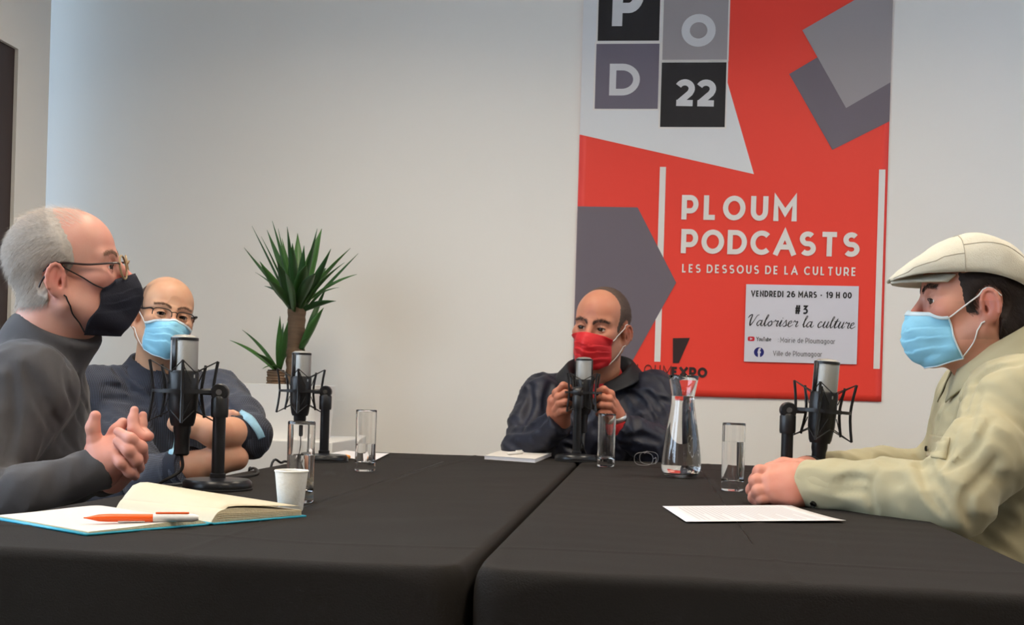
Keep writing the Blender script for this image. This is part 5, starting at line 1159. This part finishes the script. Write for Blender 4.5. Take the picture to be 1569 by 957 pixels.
# ---------- man behind on the left: checked shirt, arms crossed
def man_back_left():
    f = fdir(-52); r = Vector((f.y, -f.x, 0)); sc = 0.955
    hc = at(250.5, 489.3, 3.16); N = at(238, 578, 3.20); Pv = at(225, 690, 3.24); Pv.z = 0.475
    loc = Vector((Pv.x, Pv.y, 0)); t = thing('person', 'bald man with arms crossed in a dark checked shirt, dark glasses and light blue mask', 'person', loc)
    hd = Head(hc, math.radians(-51), math.radians(3), math.radians(-8.4), sc, N, 0.06, eye_open=0.8, gaze=(-0.35, 0.1))
    sk = skin_mat('skin_tan', srgb(200, 158, 128), srgb(190, 120, 95), srgb(95, 72, 60))
    check = wave_mat('navy_check', srgb(29, 32, 43), srgb(78, 84, 102), 75)
    inner = mat('navy_lining', srgb(24, 28, 42), 0.85, bump=0.2)
    cl = Cloth(np.array((-1.95, 2.45, 0.36)), np.array((-0.72, 3.6, 1.02)), 0.006)
    SL = at(335, 605, 3.10); SR = at(160, 600, 3.25)
    EL = at(382, 668, 2.86); ER = at(228, 738, 2.84)
    A1 = pc([(382, 668, 2.86), (356, 668, 2.82)]); A2 = pc([(228, 738, 2.84), (292, 716, 2.74)])
    cl.sleeve([np.array(SL), np.array(at(366, 642, 2.95)), np.array(EL), A1[1]], (0.068, 0.058, 0.050, 0.047), 0.06)
    cl.sleeve([np.array(SR), np.array(at(190, 680, 3.02)), np.array(ER), A2[1]], (0.068, 0.062, 0.056, 0.050), 0.06)
    torso(cl.v, N, Pv, f, 0.195, 0.125, 0.14, shr=0.068); cl.folds(0.008, 32, 21); creases(cl, [[(172, 560), (196, 590), (214, 640)], [(160, 610), (200, 612), (226, 622)], [(165, 590), (205, 598), (228, 612)], [(335, 600), (350, 625), (372, 640)], [(240, 690), (255, 700), (268, 720)], [(300, 590), (306, 612), (300, 640)], [(186, 556), (216, 580), (236, 600), (244, 640)], [(320, 585), (330, 610), (345, 632)], [(160, 640), (190, 650), (220, 646)]], rad=0.008, k=0.010)
    shell('shirt', cl.v, check, t, loc)
    # rolled cuffs
    def roll(p, q, ra, rb, nm='rolled_cuff'):
        p = Vector(p); q = Vector(q); n = (q-p).normalized(); Mx = Matrix.Translation(q-n*0.045-loc) @ n.to_track_quat('Z', 'Y').to_matrix().to_4x4()
        MB().lathe([(ra-0.004, -0.004), (ra+0.003, 0), (ra+0.004, 0.02), (rb+0.004, 0.045), (rb+0.001, 0.052), (rb-0.006, 0.047), (rb-0.008, 0.02)], 32, M=Mx).build(nm, inner, t)
    roll(A1[0], A1[1], 0.049, 0.047); roll(A2[0], A2[1], 0.052, 0.050)
    M_tab = mat('pale_blue_tab', srgb(140, 180, 200), 0.8, var=0.3, vscale=60)
    strip(cl.v, [(368, 634), (383, 644), (394, 658), (400, 671)], 11, 'sleeve_tab', M_tab, t, loc, 0.004)
    strip(cl.v, [(270, 662), (268, 680), (262, 698)], 7, 'sleeve_tab', M_tab, t, loc, 0.004)
    # placket and collar
    strip(cl.v, [(243, 566), (252, 600), (262, 640)], 9, 'placket', check, t, loc, 0.002)
    shirt_collar(t, loc, hd, N, f, check, 0.064, 0.032, 0.046, 0.034, up=0.016, open_deg=18)
    # crossed bare forearms, finger tips over the far sleeve
    palm = [(pc([(380, 668, 2.86), (354, 664, 2.80), (328, 662, 2.75), (296, 652, 2.74), (272, 648, 2.77)]), (0.038, 0.039, 0.036, 0.028, 0.024)),
            (pc([(235, 735, 2.84), (292, 716, 2.755), (330, 706, 2.775), (362, 702, 2.80)]), (0.040, 0.039, 0.035, 0.030))]
    fing = [(pc([(338, 640, 2.86), (348, 634, 2.84), (357, 632, 2.83)]), (0.010, 0.0095, 0.008)), (pc([(340, 645, 2.86), (352, 638, 2.835), (363, 635, 2.83)]), (0.010, 0.0095, 0.008)),
            (pc([(288, 652, 2.75), (276, 645, 2.75), (268, 640, 2.77)]), (0.012, 0.010, 0.009)), (pc([(288, 660, 2.75), (272, 655, 2.75), (262, 650, 2.77)]), (0.012, 0.010, 0.009)),
            (pc([(350, 700, 2.79), (364, 692, 2.80), (372, 684, 2.83)]), (0.016, 0.013, 0.011))]
    hv = handvol(fing, palm, 0.0028, 0.006)
    st = lambda P: 0.55*np.exp(-np.maximum(0, np.maximum(P[:, 1]-0.035, P[:, 2]-0.085))/0.008)*(P[:, 2] > -0.05)*np.clip((P[:, 2]+0.01)/0.03, 0, 1)
    body_mesh(t, loc, sk, hd, [hv], N, Pv, f, 0.8, st)
    def region(X, Y, Z): return np.maximum(np.maximum(np.maximum(Y-0.030+0.5*np.maximum(Z-0.04, 0), Z-0.088+0.0*Y), np.where(Y > -0.030, 0.004, -0.05)-Z), 0.030-np.sqrt((Y+0.006)**2+(Z*0.85)**2+0*X))
    H = hd.hair(region, lambda X, Y, Z: 0.0030+0*X+0*Y+0*Z, 0.0006, 7); dk = mat('dark_cropped_hair', srgb(62, 50, 46), 0.8, var=0.3, vscale=200)
    hairobj(hd, t, loc, H, dk, lambda p, n: np.stack([0*p[:, 0], -0.5+0*p[:, 0], -0.8+0*p[:, 0]], 1), 0.006, 0.0004, 2500, 5, 'dark cropped hair at the sides')
    lashes(hd, t, loc, mat('dark_lash', srgb(40, 28, 25), 0.8)); brow(hd, t, loc, mat('brown_brow', srgb(120, 90, 72), 0.8), seed=3, w=0.003); eyes(hd, t, loc)
    mask(hd, t, loc, SURG, M_surg, 0.0022, M_loop, 'light blue pleated surgical mask', edge=M_surgw)
    Wd = lambda p: hd.M @ Vector(p)-loc; dkf = mat('black_frame', (0.01, 0.01, 0.012), 0.3); g = MB()
    def ring(cx, a0=0, a1=360, n=30): return [Wd((cx+0.0265*math.copysign(abs(math.cos(a))**0.6, math.cos(a)), 0.108-0.008*abs(cx+0.026*math.cos(a))/0.05, 0.000+0.0165*math.copysign(abs(math.sin(a))**0.7, math.sin(a)))) for a in [math.radians(a0+(a1-a0)*i/n) for i in range(n+1)]]
    for cx in (0.034, -0.034): g.tube(ring(cx, -10, 190), 0.0014, 7)
    g.tube([Wd((0.0085, 0.108, 0.009)), Wd((0, 0.112, 0.011)), Wd((-0.0085, 0.108, 0.009))], 0.0013, 7); fr = g.build('eyeglasses', dkf, t)
    for cx in (0.034, -0.034):
        MB().prism(ring(cx)[:-1], (hd.M.to_3x3() @ Vector((0, 1, 0)))*0.001).build('lens', M_pane, fr, smooth=False); s_ = 1 if cx > 0 else -1
        MB().tube([Wd(p) for p in spline([(s_*0.060, 0.101, 0.010), (s_*0.068, 0.096, 0.012), (s_*0.0755, 0.05, 0.013), (s_*0.0800, 0.006, 0.022), (s_*0.081, -0.014, 0.014), (s_*0.079, -0.036, -0.01)], 6)], 0.0026, 8).build('temple', dkf, fr)
    lower_body(t, loc, Pv, f, M_jean, M_shoe); chair(Pv.x, Pv.y, math.radians(-52), 'chair under the man with crossed arms')

def shirt_collar(t, loc, hd, N, f, m, rad, stand, leaf_, point, up=0.0, open_deg=38, name='collar', tiltf=0.35, squash=0.9, lift=0.0, solid=0.0022):
    """folded collar around the neck: stand, roll and falling leaf with points at the front opening"""
    f = Vector(f).normalized(); r = Vector((f.y, -f.x, 0)); u = Vector((0, 0, 1)); ax = (u+f*-0.0); rows = []; n = 44
    for i in range(n+1):
        th = math.radians(open_deg+(360-2*open_deg)*i/n)      # 0 = front
        d = f*math.cos(th)*squash+r*math.sin(th); fr = max(0, math.cos(th)); drop = -tiltf*rad*(math.cos(th)-0.0)     # the collar slopes down to the front
        base = N+u*(up+drop); e = abs(th-PI)/(PI-math.radians(open_deg)); pt = point*max(0, (e-0.72)/0.28)**1.5; R = rad
        row = [base+d*R*0.98-u*0.012, base+d*R*0.97+u*stand*0.5, base+d*R*0.98+u*stand, base+d*(R+0.007)+u*(stand+0.003), base+d*(R+0.018)+u*(stand-leaf_*0.28), base+d*(R+0.032)+u*(stand-leaf_*0.62-pt*0.5), base+d*(R+0.044)+u*(stand-leaf_*0.9-pt)]
        rows.append([p-loc for p in row])
    return MB().grid(rows).build(name, m, t, solid=solid)

# ---------- man at the head of the table: navy jacket, red mask, hands on the microphone mount
def man_back():
    f = fdir(-100); r = Vector((f.y, -f.x, 0)); sc = 1.0
    hc = at(921.5, 504.7, 3.60); N = at(918, 590, 3.70); Pv = at(905, 690, 3.80); Pv.z = 0.475
    loc = Vector((Pv.x, Pv.y, 0)); t = thing('person', 'man in a navy jacket and red mask holding the microphone with both hands', 'person', loc)
    hd = Head(hc, math.radians(-109), math.radians(-3), math.radians(-6.4), sc, N, 0.06, eye_open=0.95, gaze=(-0.35, 0.1), nose=1.05)
    sk = skin_mat('skin_ruddy', srgb(192, 134, 106), srgb(180, 92, 72), srgb(105, 85, 75))
    jk = mat('navy_jacket', srgb(25, 28, 44), 0.55, var=0.15, vscale=10, bump=0.3, bscale=220, sheen=0.03)
    cl = Cloth(np.array((-0.72, 3.10, 0.36)), np.array((0.36, 4.15, 1.02)), 0.006)
    SR = at(830, 612, 3.66); SL = at(1000, 604, 3.70)
    E_R = at(800, 690, 3.52); E_L = at(1012, 690, 3.50)
    WR = at(858, 646, 3.41); WL = at(946, 650, 3.41)
    cl.sleeve([np.array(SR), np.array(at(812, 650, 3.62)), np.array(E_R), np.array(WR)], (0.066, 0.060, 0.055, 0.040), 0.045)
    cl.sleeve([np.array(SL), np.array(at(1012, 655, 3.62)), np.array(E_L), np.array(WL)], (0.075, 0.070, 0.060, 0.041), 0.045)
    torso(cl.v, N, Pv, f, 0.20, 0.135, 0.15, shr=0.068, sh_drop=0.052); cl.folds(0.009, 34, 31, (1, 1, 1.3)); creases(cl, [[(955, 592), (985, 618), (1004, 650)], [(812, 590), (812, 620), (800, 650)], [(785, 660), (812, 655), (835, 640)], [(960, 672), (985, 668), (1010, 676)], [(955, 610), (972, 640), (975, 660)], [(845, 585), (838, 610), (836, 640)], [(990, 600), (1008, 622), (1018, 650)]], rad=0.007, k=0.016)
    v_d = cl.v
    shell('jacket', cl.v, jk, t, loc)
    # tall stand-up collar, open at the front; red pullover below
    colm = mat('jacket_collar', srgb(16, 17, 24), 0.6); rows = []
    for i in range(41):
        th = math.radians(20+(360-40)*i/40); d = f*math.cos(th)*1.0+r*math.sin(th); cf = max(0, math.cos(th)); c = N+Vector((0, 0, 0.010-0.03*math.cos(th)-0.03*cf**2)); hgt = 0.060-0.012*cf
        rows.append([p-loc for p in (c+d*0.080-Vector((0, 0, 0.02)), c+d*0.085+Vector((0, 0, hgt*0.5)), c+d*0.097+Vector((0, 0, hgt)), c+d*0.104+Vector((0, 0, hgt+0.001)), c+d*0.116+Vector((0, 0, hgt*0.72)), c+d*(0.132+0.01*abs(math.sin(th)))+Vector((0, 0, hgt*0.30)))])
    MB().grid(rows).build('collar', colm, t, solid=0.005, sub=1)
    redm = mat('red_pullover', srgb(190, 40, 42), 0.85, bump=0.3, bscale=200); rv = Vol(np.array(N)-0.16, np.array(N)+0.14, 0.005)
    rv.cone(N-Vector((0, 0, 0.05)), N+Vector((0, 0, 0.022)), 0.072, 0.0715, 0.02); rv.cone(N+f*0.012-Vector((0, 0, 0.04)), N+f*0.010+Vector((0, 0, 0.012)), 0.072, 0.071, 0.02); shell('pullover', rv, redm, t, loc)
    strip(cl.v, [(899, 602), (896, 640), (893, 690)], 5, 'zip', mat('zip_metal', (0.2, 0.2, 0.21), 0.4, 0.6), t, loc, 0.002)
    # hands
    def q(pts, rs): return (pc(pts), rs)
    Z = 3.37
    palm = [q([(858, 648, 3.42), (852, 630, 3.40), (850, 614, 3.385)], (0.023, 0.026, 0.022)), q([(862, 646, 3.42), (862, 628, 3.395), (858, 612, 3.385)], (0.022, 0.022, 0.019)),
            q([(950, 652, 3.42), (943, 636, 3.40), (938, 620, 3.385)], (0.023, 0.026, 0.022)), q([(944, 650, 3.42), (934, 634, 3.395), (932, 618, 3.385)], (0.022, 0.022, 0.019))]
    fing = [q([(849, 616, 3.385), (852, 601, 3.365), (863, 590, 3.355), (872, 592, 3.36)], (0.0105, 0.0098, 0.0090, 0.0078)), q([(850, 620, 3.375), (855, 608, 3.350), (866, 602, 3.345), (874, 605, 3.36)], (0.0105, 0.0098, 0.0090, 0.0078)),
            q([(851, 627, 3.372), (857, 618, 3.348), (867, 615, 3.345), (874, 618, 3.36)], (0.0105, 0.0095, 0.0088, 0.0076)), q([(853, 634, 3.375), (860, 629, 3.352), (868, 628, 3.35), (873, 630, 3.362)], (0.0095, 0.0088, 0.0080, 0.007)),
            q([(860, 625, 3.40), (866, 606, 3.395), (873, 594, 3.385)], (0.0135, 0.011, 0.009)),
            q([(941, 617, 3.385), (936, 603, 3.365), (925, 596, 3.355), (916, 599, 3.36)], (0.0105, 0.0098, 0.0090, 0.0078)), q([(941, 622, 3.375), (934, 611, 3.350), (923, 608, 3.345), (914, 611, 3.36)], (0.0105, 0.0098, 0.0090, 0.0078)),
            q([(940, 629, 3.372), (933, 621, 3.348), (922, 620, 3.345), (914, 622, 3.36)], (0.0105, 0.0095, 0.0088, 0.0076)), q([(938, 637, 3.375), (931, 632, 3.352), (922, 632, 3.35), (916, 634, 3.362)], (0.0095, 0.0088, 0.0080, 0.007)),
            q([(934, 628, 3.40), (924, 608, 3.395), (916, 598, 3.385)], (0.0135, 0.011, 0.009))]
    hv = handvol(fing, palm, 0.0021)
    st = lambda P: 0.35*np.exp(-((P[:, 1]-0.02)/0.05)**2)*(np.abs(P[:, 0]) > 0.05)*(P[:, 2] < 0.0)*(P[:, 2] > -0.09)
    body_mesh(t, loc, sk, hd, [hv], N, Pv, f, 1.0, st)
    # red cuff and watch on his left wrist
    wn = (Vector(pc([(943, 636, 3.40)])[0])-Vector(WL)).normalized(); Mx = Matrix.Translation(Vector(WL)-loc) @ wn.to_track_quat('Z', 'Y').to_matrix().to_4x4()
    MB().lathe([(0.034, -0.02), (0.037, 0.0), (0.034, 0.012), (0.029, 0.012), (0.03, -0.02)], 26, M=Mx).build('pullover_cuff', redm, t)
    wb = MB().lathe([(0.0285, 0.014), (0.031, 0.016), (0.031, 0.026), (0.0285, 0.028)], 26, M=Mx, closed=False).build('wristwatch', M_silver, t, solid=0.002)
    def region(X, Y, Z):
        hl = Y-(0.044-0.10*np.maximum(Z-0.035, 0)-0.10*np.maximum(np.abs(X)-0.02, 0)*(Z > 0.07)); return np.maximum(np.maximum(hl, np.where(Y > -0.030, -0.004, -0.055)-Z), 0.030-np.sqrt((Y+0.006)**2+(Z*0.85)**2+0*X))
    H = hd.hair(region, lambda X, Y, Z: np.clip(0.0040-0.03*np.maximum(Y, 0), 0.0015, 1)+0*X+0*Z, 0.0004, 9); br = mat('brown_grey_hair', srgb(84, 68, 60), 0.75, var=0.4, vscale=120)
    hairobj(hd, t, loc, H, br, lambda p, n: np.stack([0.3*np.sign(p[:, 0]), -0.9+0*p[:, 0], -0.35+0*p[:, 0]], 1), 0.011, 0.0003, 7000, 6, 'short receding brown and grey hair')
    lashes(hd, t, loc, mat('dark_lash', srgb(40, 28, 25), 0.8)); brow(hd, t, loc, mat('dark_brow', srgb(78, 56, 48), 0.8), seed=4, w=0.0055, z0=0.023); eyes(hd, t, loc)
    redk = mat('red_cotton', srgb(205, 28, 36), 0.6, var=0.12, vscale=20, bump=0.2, bscale=300)
    rows = [(-0.008, -0.018, 0.056, 0.064, 0.119), (-0.036, -0.038, 0.060, 0.058, 0.131), (-0.068, -0.060, 0.060, 0.053, 0.130), (-0.102, -0.084, 0.057, 0.046, 0.118), (-0.126, -0.102, 0.050, 0.038, 0.094)]
    mask(hd, t, loc, rows, redk, 0.003, M_loop, 'bright red cotton face mask', power=2.0)
    lower_body(t, loc, Pv, f, M_jean, M_shoe); chair(Pv.x, Pv.y, math.radians(-100), 'chair under the man in the navy jacket')

# ---------- young man on the right: flat cap, khaki shirt, forearms on the table
def man_right():
    f = fdir(176); r = Vector((f.y, -f.x, 0)); sc = 0.97
    hc = at(1493, 466, 2.26); N = at(1528, 575, 2.27); Pv = at(1588, 690, 2.28); Pv.z = 0.475
    loc = Vector((Pv.x, Pv.y, 0)); t = thing('person', 'young man in a beige flat cap, khaki shirt and blue surgical mask', 'person', loc)
    hd = Head(hc, math.radians(178), math.radians(-1), 0, sc, N, 0.064, jaw=0.004, eye_open=1.1, crown=0.078)
    sk = skin_mat('skin_fair', srgb(205, 150, 128), srgb(200, 112, 96), srgb(105, 78, 68))
    kh = mat('khaki_cotton', srgb(172, 164, 134), 0.85, var=0.06, vscale=14, bump=0.2, bscale=900, sheen=0.05, bdist=0.0008)
    cl = Cloth(np.array((0.16, 1.78, 0.36)), np.array((1.16, 2.75, 1.06)), 0.0058)
    # near (left) arm: shoulder, elbow, forearm on the table; far arm behind
    A = [np.array(N-r*0.150-Vector((0, 0, 0.065))), np.array(at(1508, 700, 2.02)), np.array(at(1462, 765, 1.99)), np.array(at(1350, 752, 2.08)), np.array(at(1236, 740, 2.155))]
    B = [np.array(N+r*0.150-Vector((0, 0, 0.065))), np.array(at(1440, 735, 2.50)), np.array(at(1350, 726, 2.45)), np.array(at(1262, 722, 2.345))]
    cl.sleeve(A, (0.074, 0.066, 0.058, 0.050, 0.040), 0.05); cl.sleeve(B, (0.072, 0.056, 0.048, 0.036), 0.045)
    torso(cl.v, N, Pv, f, 0.20, 0.135, 0.17, shr=0.074); cl.v.ell(np.array(Pv+f*0.05+Vector((0, 0, 0.15))), (0.16, 0.17, 0.15), 0.05); cl.folds(0.007, 30, 41); creases(cl, [[(1418, 700), (1432, 735), (1458, 772)], [(1414, 722), (1424, 755), (1446, 788)], [(1468, 640), (1452, 690), (1436, 718)], [(1520, 640), (1490, 690), (1450, 720)], [(1482, 580), (1468, 620), (1464, 650)], [(1280, 740), (1306, 733), (1330, 736)], [(1280, 752), (1312, 750), (1328, 756)], [(1340, 722), (1330, 752), (1340, 788)], [(1450, 590), (1440, 625), (1432, 660)], [(1490, 740), (1480, 770), (1486, 800)], [(1530, 700), (1500, 740), (1480, 755)], [(1566, 556), (1522, 562), (1490, 590), (1474, 640), (1468, 690)], [(1500, 600), (1486, 640), (1482, 680)], [(1405, 700), (1412, 716), (1420, 742)]], rad=0.0068, k=0.009)
    shell('shirt', cl.v, kh, t, loc)
    # cuff with its gathered edge and button
    n = Vector(A[4]-A[3]).normalized(); Mx = Matrix.Translation(Vector(A[4])-n*0.062-loc) @ n.to_track_quat('Z', 'Y').to_matrix().to_4x4()
    MB().lathe([(0.0405, -0.004), (0.0445, 0), (0.0440, 0.03), (0.0425, 0.064), (0.0405, 0.068), (0.0385, 0.064), (0.0385, 0.01)], 40, M=Mx).build('cuff', kh, t)
    Mc = Matrix.Translation(Vector(A[3])-n*0.02-loc) @ n.to_track_quat('Z', 'Y').to_matrix().to_4x4()
    MB().lathe([(0.0505, -0.004), (0.0545, 0), (0.0545, 0.004), (0.0495, 0.008)], 40, M=Mc).build('sleeve_seam', kh, t)
    bt = mat('black_button', (0.01, 0.01, 0.01), 0.25)
    button(cl.v, 1247, 771, 0.0058, bt, t, loc); button(cl.v, 1421, 687, 0.0055, bt, t, loc)
    strip(cl.v, [(1452, 575), (1432, 610), (1419, 650), (1412, 690)], 14, 'placket', kh, t, loc, 0.003, 0.003)
    strip(cl.v, [(1441, 668), (1438, 684), (1435, 702)], 30, 'chest_pocket', kh, t, loc, 0.0012, 0.002)
    shirt_collar(t, loc, hd, N, f, kh, 0.073, 0.034, 0.056, 0.026, up=0.032, open_deg=22, tiltf=0.62, solid=0.003)
    # hands: near fist resting on the far hand
    palm = [(pc([(1250, 742, 2.165), (1215, 726, 2.165), (1184, 722, 2.17)]), (0.027, 0.022, 0.016)), (pc([(1250, 745, 2.165), (1212, 738, 2.15), (1180, 736, 2.15)]), (0.027, 0.022, 0.016)), (pc([(1250, 748, 2.165), (1214, 751, 2.14), (1182, 750, 2.14)]), (0.026, 0.020, 0.015)), (pc([(1250, 750, 2.165), (1218, 762, 2.14), (1188, 762, 2.14)]), (0.024, 0.017, 0.0135)),
            (pc([(1272, 726, 2.36), (1235, 722, 2.30), (1205, 730, 2.25), (1185, 745, 2.21)]), (0.027, 0.027, 0.025, 0.022))]
    fing = [(pc([(1184, 722, 2.168), (1164, 722, 2.17), (1157, 735, 2.19), (1166, 746, 2.20)]), (0.0120, 0.0112, 0.0105, 0.0095)), (pc([(1180, 736, 2.150), (1159, 737, 2.155), (1153, 750, 2.178), (1163, 760, 2.19)]), (0.0122, 0.0115, 0.0108, 0.0095)),
            (pc([(1182, 750, 2.140), (1162, 752, 2.143), (1156, 762, 2.165), (1166, 767, 2.18)]), (0.0115, 0.0108, 0.0102, 0.009)), (pc([(1188, 762, 2.140), (1168, 764, 2.140), (1162, 768, 2.16), (1172, 770, 2.175)]), (0.0100, 0.0092, 0.0086, 0.008)),
            (pc([(1225, 715, 2.19), (1200, 712, 2.20), (1178, 717, 2.20)]), (0.016, 0.013, 0.011))]
    hv = handvol(fing, palm, 0.0019)
    st = lambda P: 0.30*np.clip(1.5*np.exp(-((P[:, 1]-0.01)/0.03)**2), 0, 1)*(np.abs(P[:, 0]) > 0.045)*(P[:, 2] < 0.0)*(P[:, 2] > -0.07)
    body_mesh(t, loc, sk, hd, [hv], N, Pv, f, 1.0, st, arms=[(A, (0.05, 0.045, 0.04, 0.03, 0.025))])
    wa, wb = pc([(1262, 722, 2.345), (1240, 722, 2.31)]); n2 = Vector(wb-wa).normalized(); Mw = Matrix.Translation(Vector(wb)-loc) @ n2.to_track_quat('Z', 'Y').to_matrix().to_4x4()
    MB().lathe([(0.0285, -0.006), (0.030, -0.006), (0.030, 0.006), (0.0285, 0.006)], 26, M=Mw, closed=False).build('bracelet', M_rubber, t, solid=0.002)
    def region(X, Y, Z):
        side = np.maximum(Y-(0.040+0.25*(Z-0.02)), -0.022-Z); hl = np.where(Y > 0.008, side, np.where(Y > -0.030, -0.002, -0.070)-Z); hl = np.maximum(hl, Y-0.075); hl = np.maximum(hl, Z-0.056-0.3*np.minimum(Y, 0)*-1*0-np.where(Y < -0.03, (Y+0.03)*0.5, 0)); return np.maximum(hl+0*X, 0.0245-np.sqrt((Y+0.010)**2+(Z*0.85)**2+0*X))
    H = hd.hair(region, lambda X, Y, Z: np.clip(0.008-0.10*np.maximum(Y+0.01, 0), 0.002, 0.008)+0*X+0*Z, 0.0005, 13); dk = mat('dark_brown_hair', srgb(44, 33, 30), 0.7, var=0.35, vscale=150)
    hairobj(hd, t, loc, H, dk, lambda p, n: np.stack([0*p[:, 0], -0.6+0*p[:, 0], -0.7+0*p[:, 0]], 1), 0.013, 0.0003, 7000, 8, 'dark brown hair below the cap')
    lashes(hd, t, loc, mat('dark_lash', srgb(40, 28, 25), 0.8)); brow(hd, t, loc, mat('dark_brow2', srgb(48, 34, 30), 0.8), seed=5, w=0.0055); eyes(hd, t, loc)
    rows = [(-0.016, -0.022, 0.057, 0.060, 0.119), (-0.042, -0.040, 0.060, 0.055, 0.131), (-0.074, -0.062, 0.061, 0.050, 0.131), (-0.106, -0.086, 0.058, 0.040, 0.116), (-0.120, -0.104, 0.050, 0.030, 0.088)]
    mask(hd, t, loc, rows, M_surg, 0.0025, M_loop, 'light blue pleated surgical mask', edge=M_surgw)
    # flat cap: full crown pulled forward over a short stiff peak
    lin = mat('beige_linen', srgb(205, 199, 182), 0.9, var=0.07, vscale=25, bump=0.35, bscale=380, sheen=0.15)
    prof = spline([(0.1560, 0.046, 0.043), (0.142, 0.057, 0.046), (0.112, 0.083, 0.051), (0.066, 0.113, 0.053), (0.026, 0.1255, 0.053), (-0.008, 0.127, 0.050), (-0.050, 0.113, 0.038), (-0.080, 0.088, 0.026), (-0.098, 0.060, 0.020), (-0.104, 0.034, 0.019)], 7)
    wid = spline([(0.1560, 0.018), (0.149, 0.048), (0.130, 0.067), (0.10, 0.078), (0.05, 0.086), (0.0, 0.090), (-0.04, 0.087), (-0.075, 0.068), (-0.095, 0.044), (-0.104, 0.022)], 9)
    wy = np.array([q[0] for q in wid])[::-1]; ww = np.array([q[1] for q in wid])[::-1]; G = []
    for y, zt, zb in prof:
        w_ = float(np.interp(y, wy, ww)); row = []
        for j in range(41):
            a_ = PI*j/40; c_, s_ = math.cos(a_), math.sin(a_); row.append((w_*math.copysign(abs(c_)**0.72, c_), y, zb+(zt-zb)*s_**0.78))
        G.append(row)
    G = np.array(G); gu = np.gradient(G, axis=0); gv = np.gradient(G, axis=1); nn = np.cross(gu, gv); nn /= np.linalg.norm(nn, axis=2, keepdims=True)+1e-9; nn *= np.sign((nn*(G-np.array([0, 0.02, 0.03]))).sum(2, keepdims=True))
    Pf = G.reshape(-1, 3); amp = (0.8*(0.0042*(1-1.5*np.abs(snoise(Pf, 26, 5)))+0.0020*(1-1.5*np.abs(snoise(Pf, 60, 6))))).reshape(G.shape[:2]); fade = np.clip((G[:, :, 2]-np.array([p[2] for p in prof])[:, None])/0.012, 0, 1)
    G = G+nn*(amp*fade+0.001)[..., None]; capmb = MB(); capmb.grid([[hd.M @ Vector(q)-loc for q in row] for row in G]); cap = capmb.build('flat_cap', lin, t, solid=0.003); cap['label'] = 'beige linen flat cap'
    def capz(j0, i0): return None
    Wd = lambda p: hd.M @ Vector(p)-loc; br = []
    for i in range(25):
        a = math.radians(-78+156*i/24); row = []
        for j in range(7):
            q_ = j/6; R_ = 0.072+0.092*q_*math.cos(a)**0.9 if abs(a) < 1.5 else 0.072; x = math.sin(a)*(0.072+0.012*q_*(1-abs(math.sin(a)))); y = 0.040+math.cos(a)*(0.045+0.0685*q_)
            row.append(Wd((x, y, 0.054-0.013*q_-0.006*(1-math.cos(a)))))
        br.append(row)
    MB().grid(br).build('peak', lin, cap, solid=0.005)
    # crown seams follow the cloth grid
    for idx in ([(26, j) for j in range(0, 41)], [(26+k, 9) for k in range(0, 28, 2)], [(26+k, 31) for k in range(0, 28, 2)], [(2+k, 37-int(k*0.12)) for k in range(0, 26, 2)], [(2+k, 3+int(k*0.12)) for k in range(0, 26, 2)]):
        pts = [hd.M @ Vector(G[min(i, len(G)-1), j]+nn[min(i, len(G)-1), j]*0.0018)-loc for i, j in idx]
        MB().tube(pts, 0.0008, 5).build('seam', mat('seam_thread', srgb(165, 157, 140), 0.9), cap)
    lower_body(t, loc, Pv, f, M_jean, M_shoe); chair(Pv.x, Pv.y, math.radians(176), 'chair under the man in the flat cap')
man_left(); man_back_left(); man_back(); man_right()
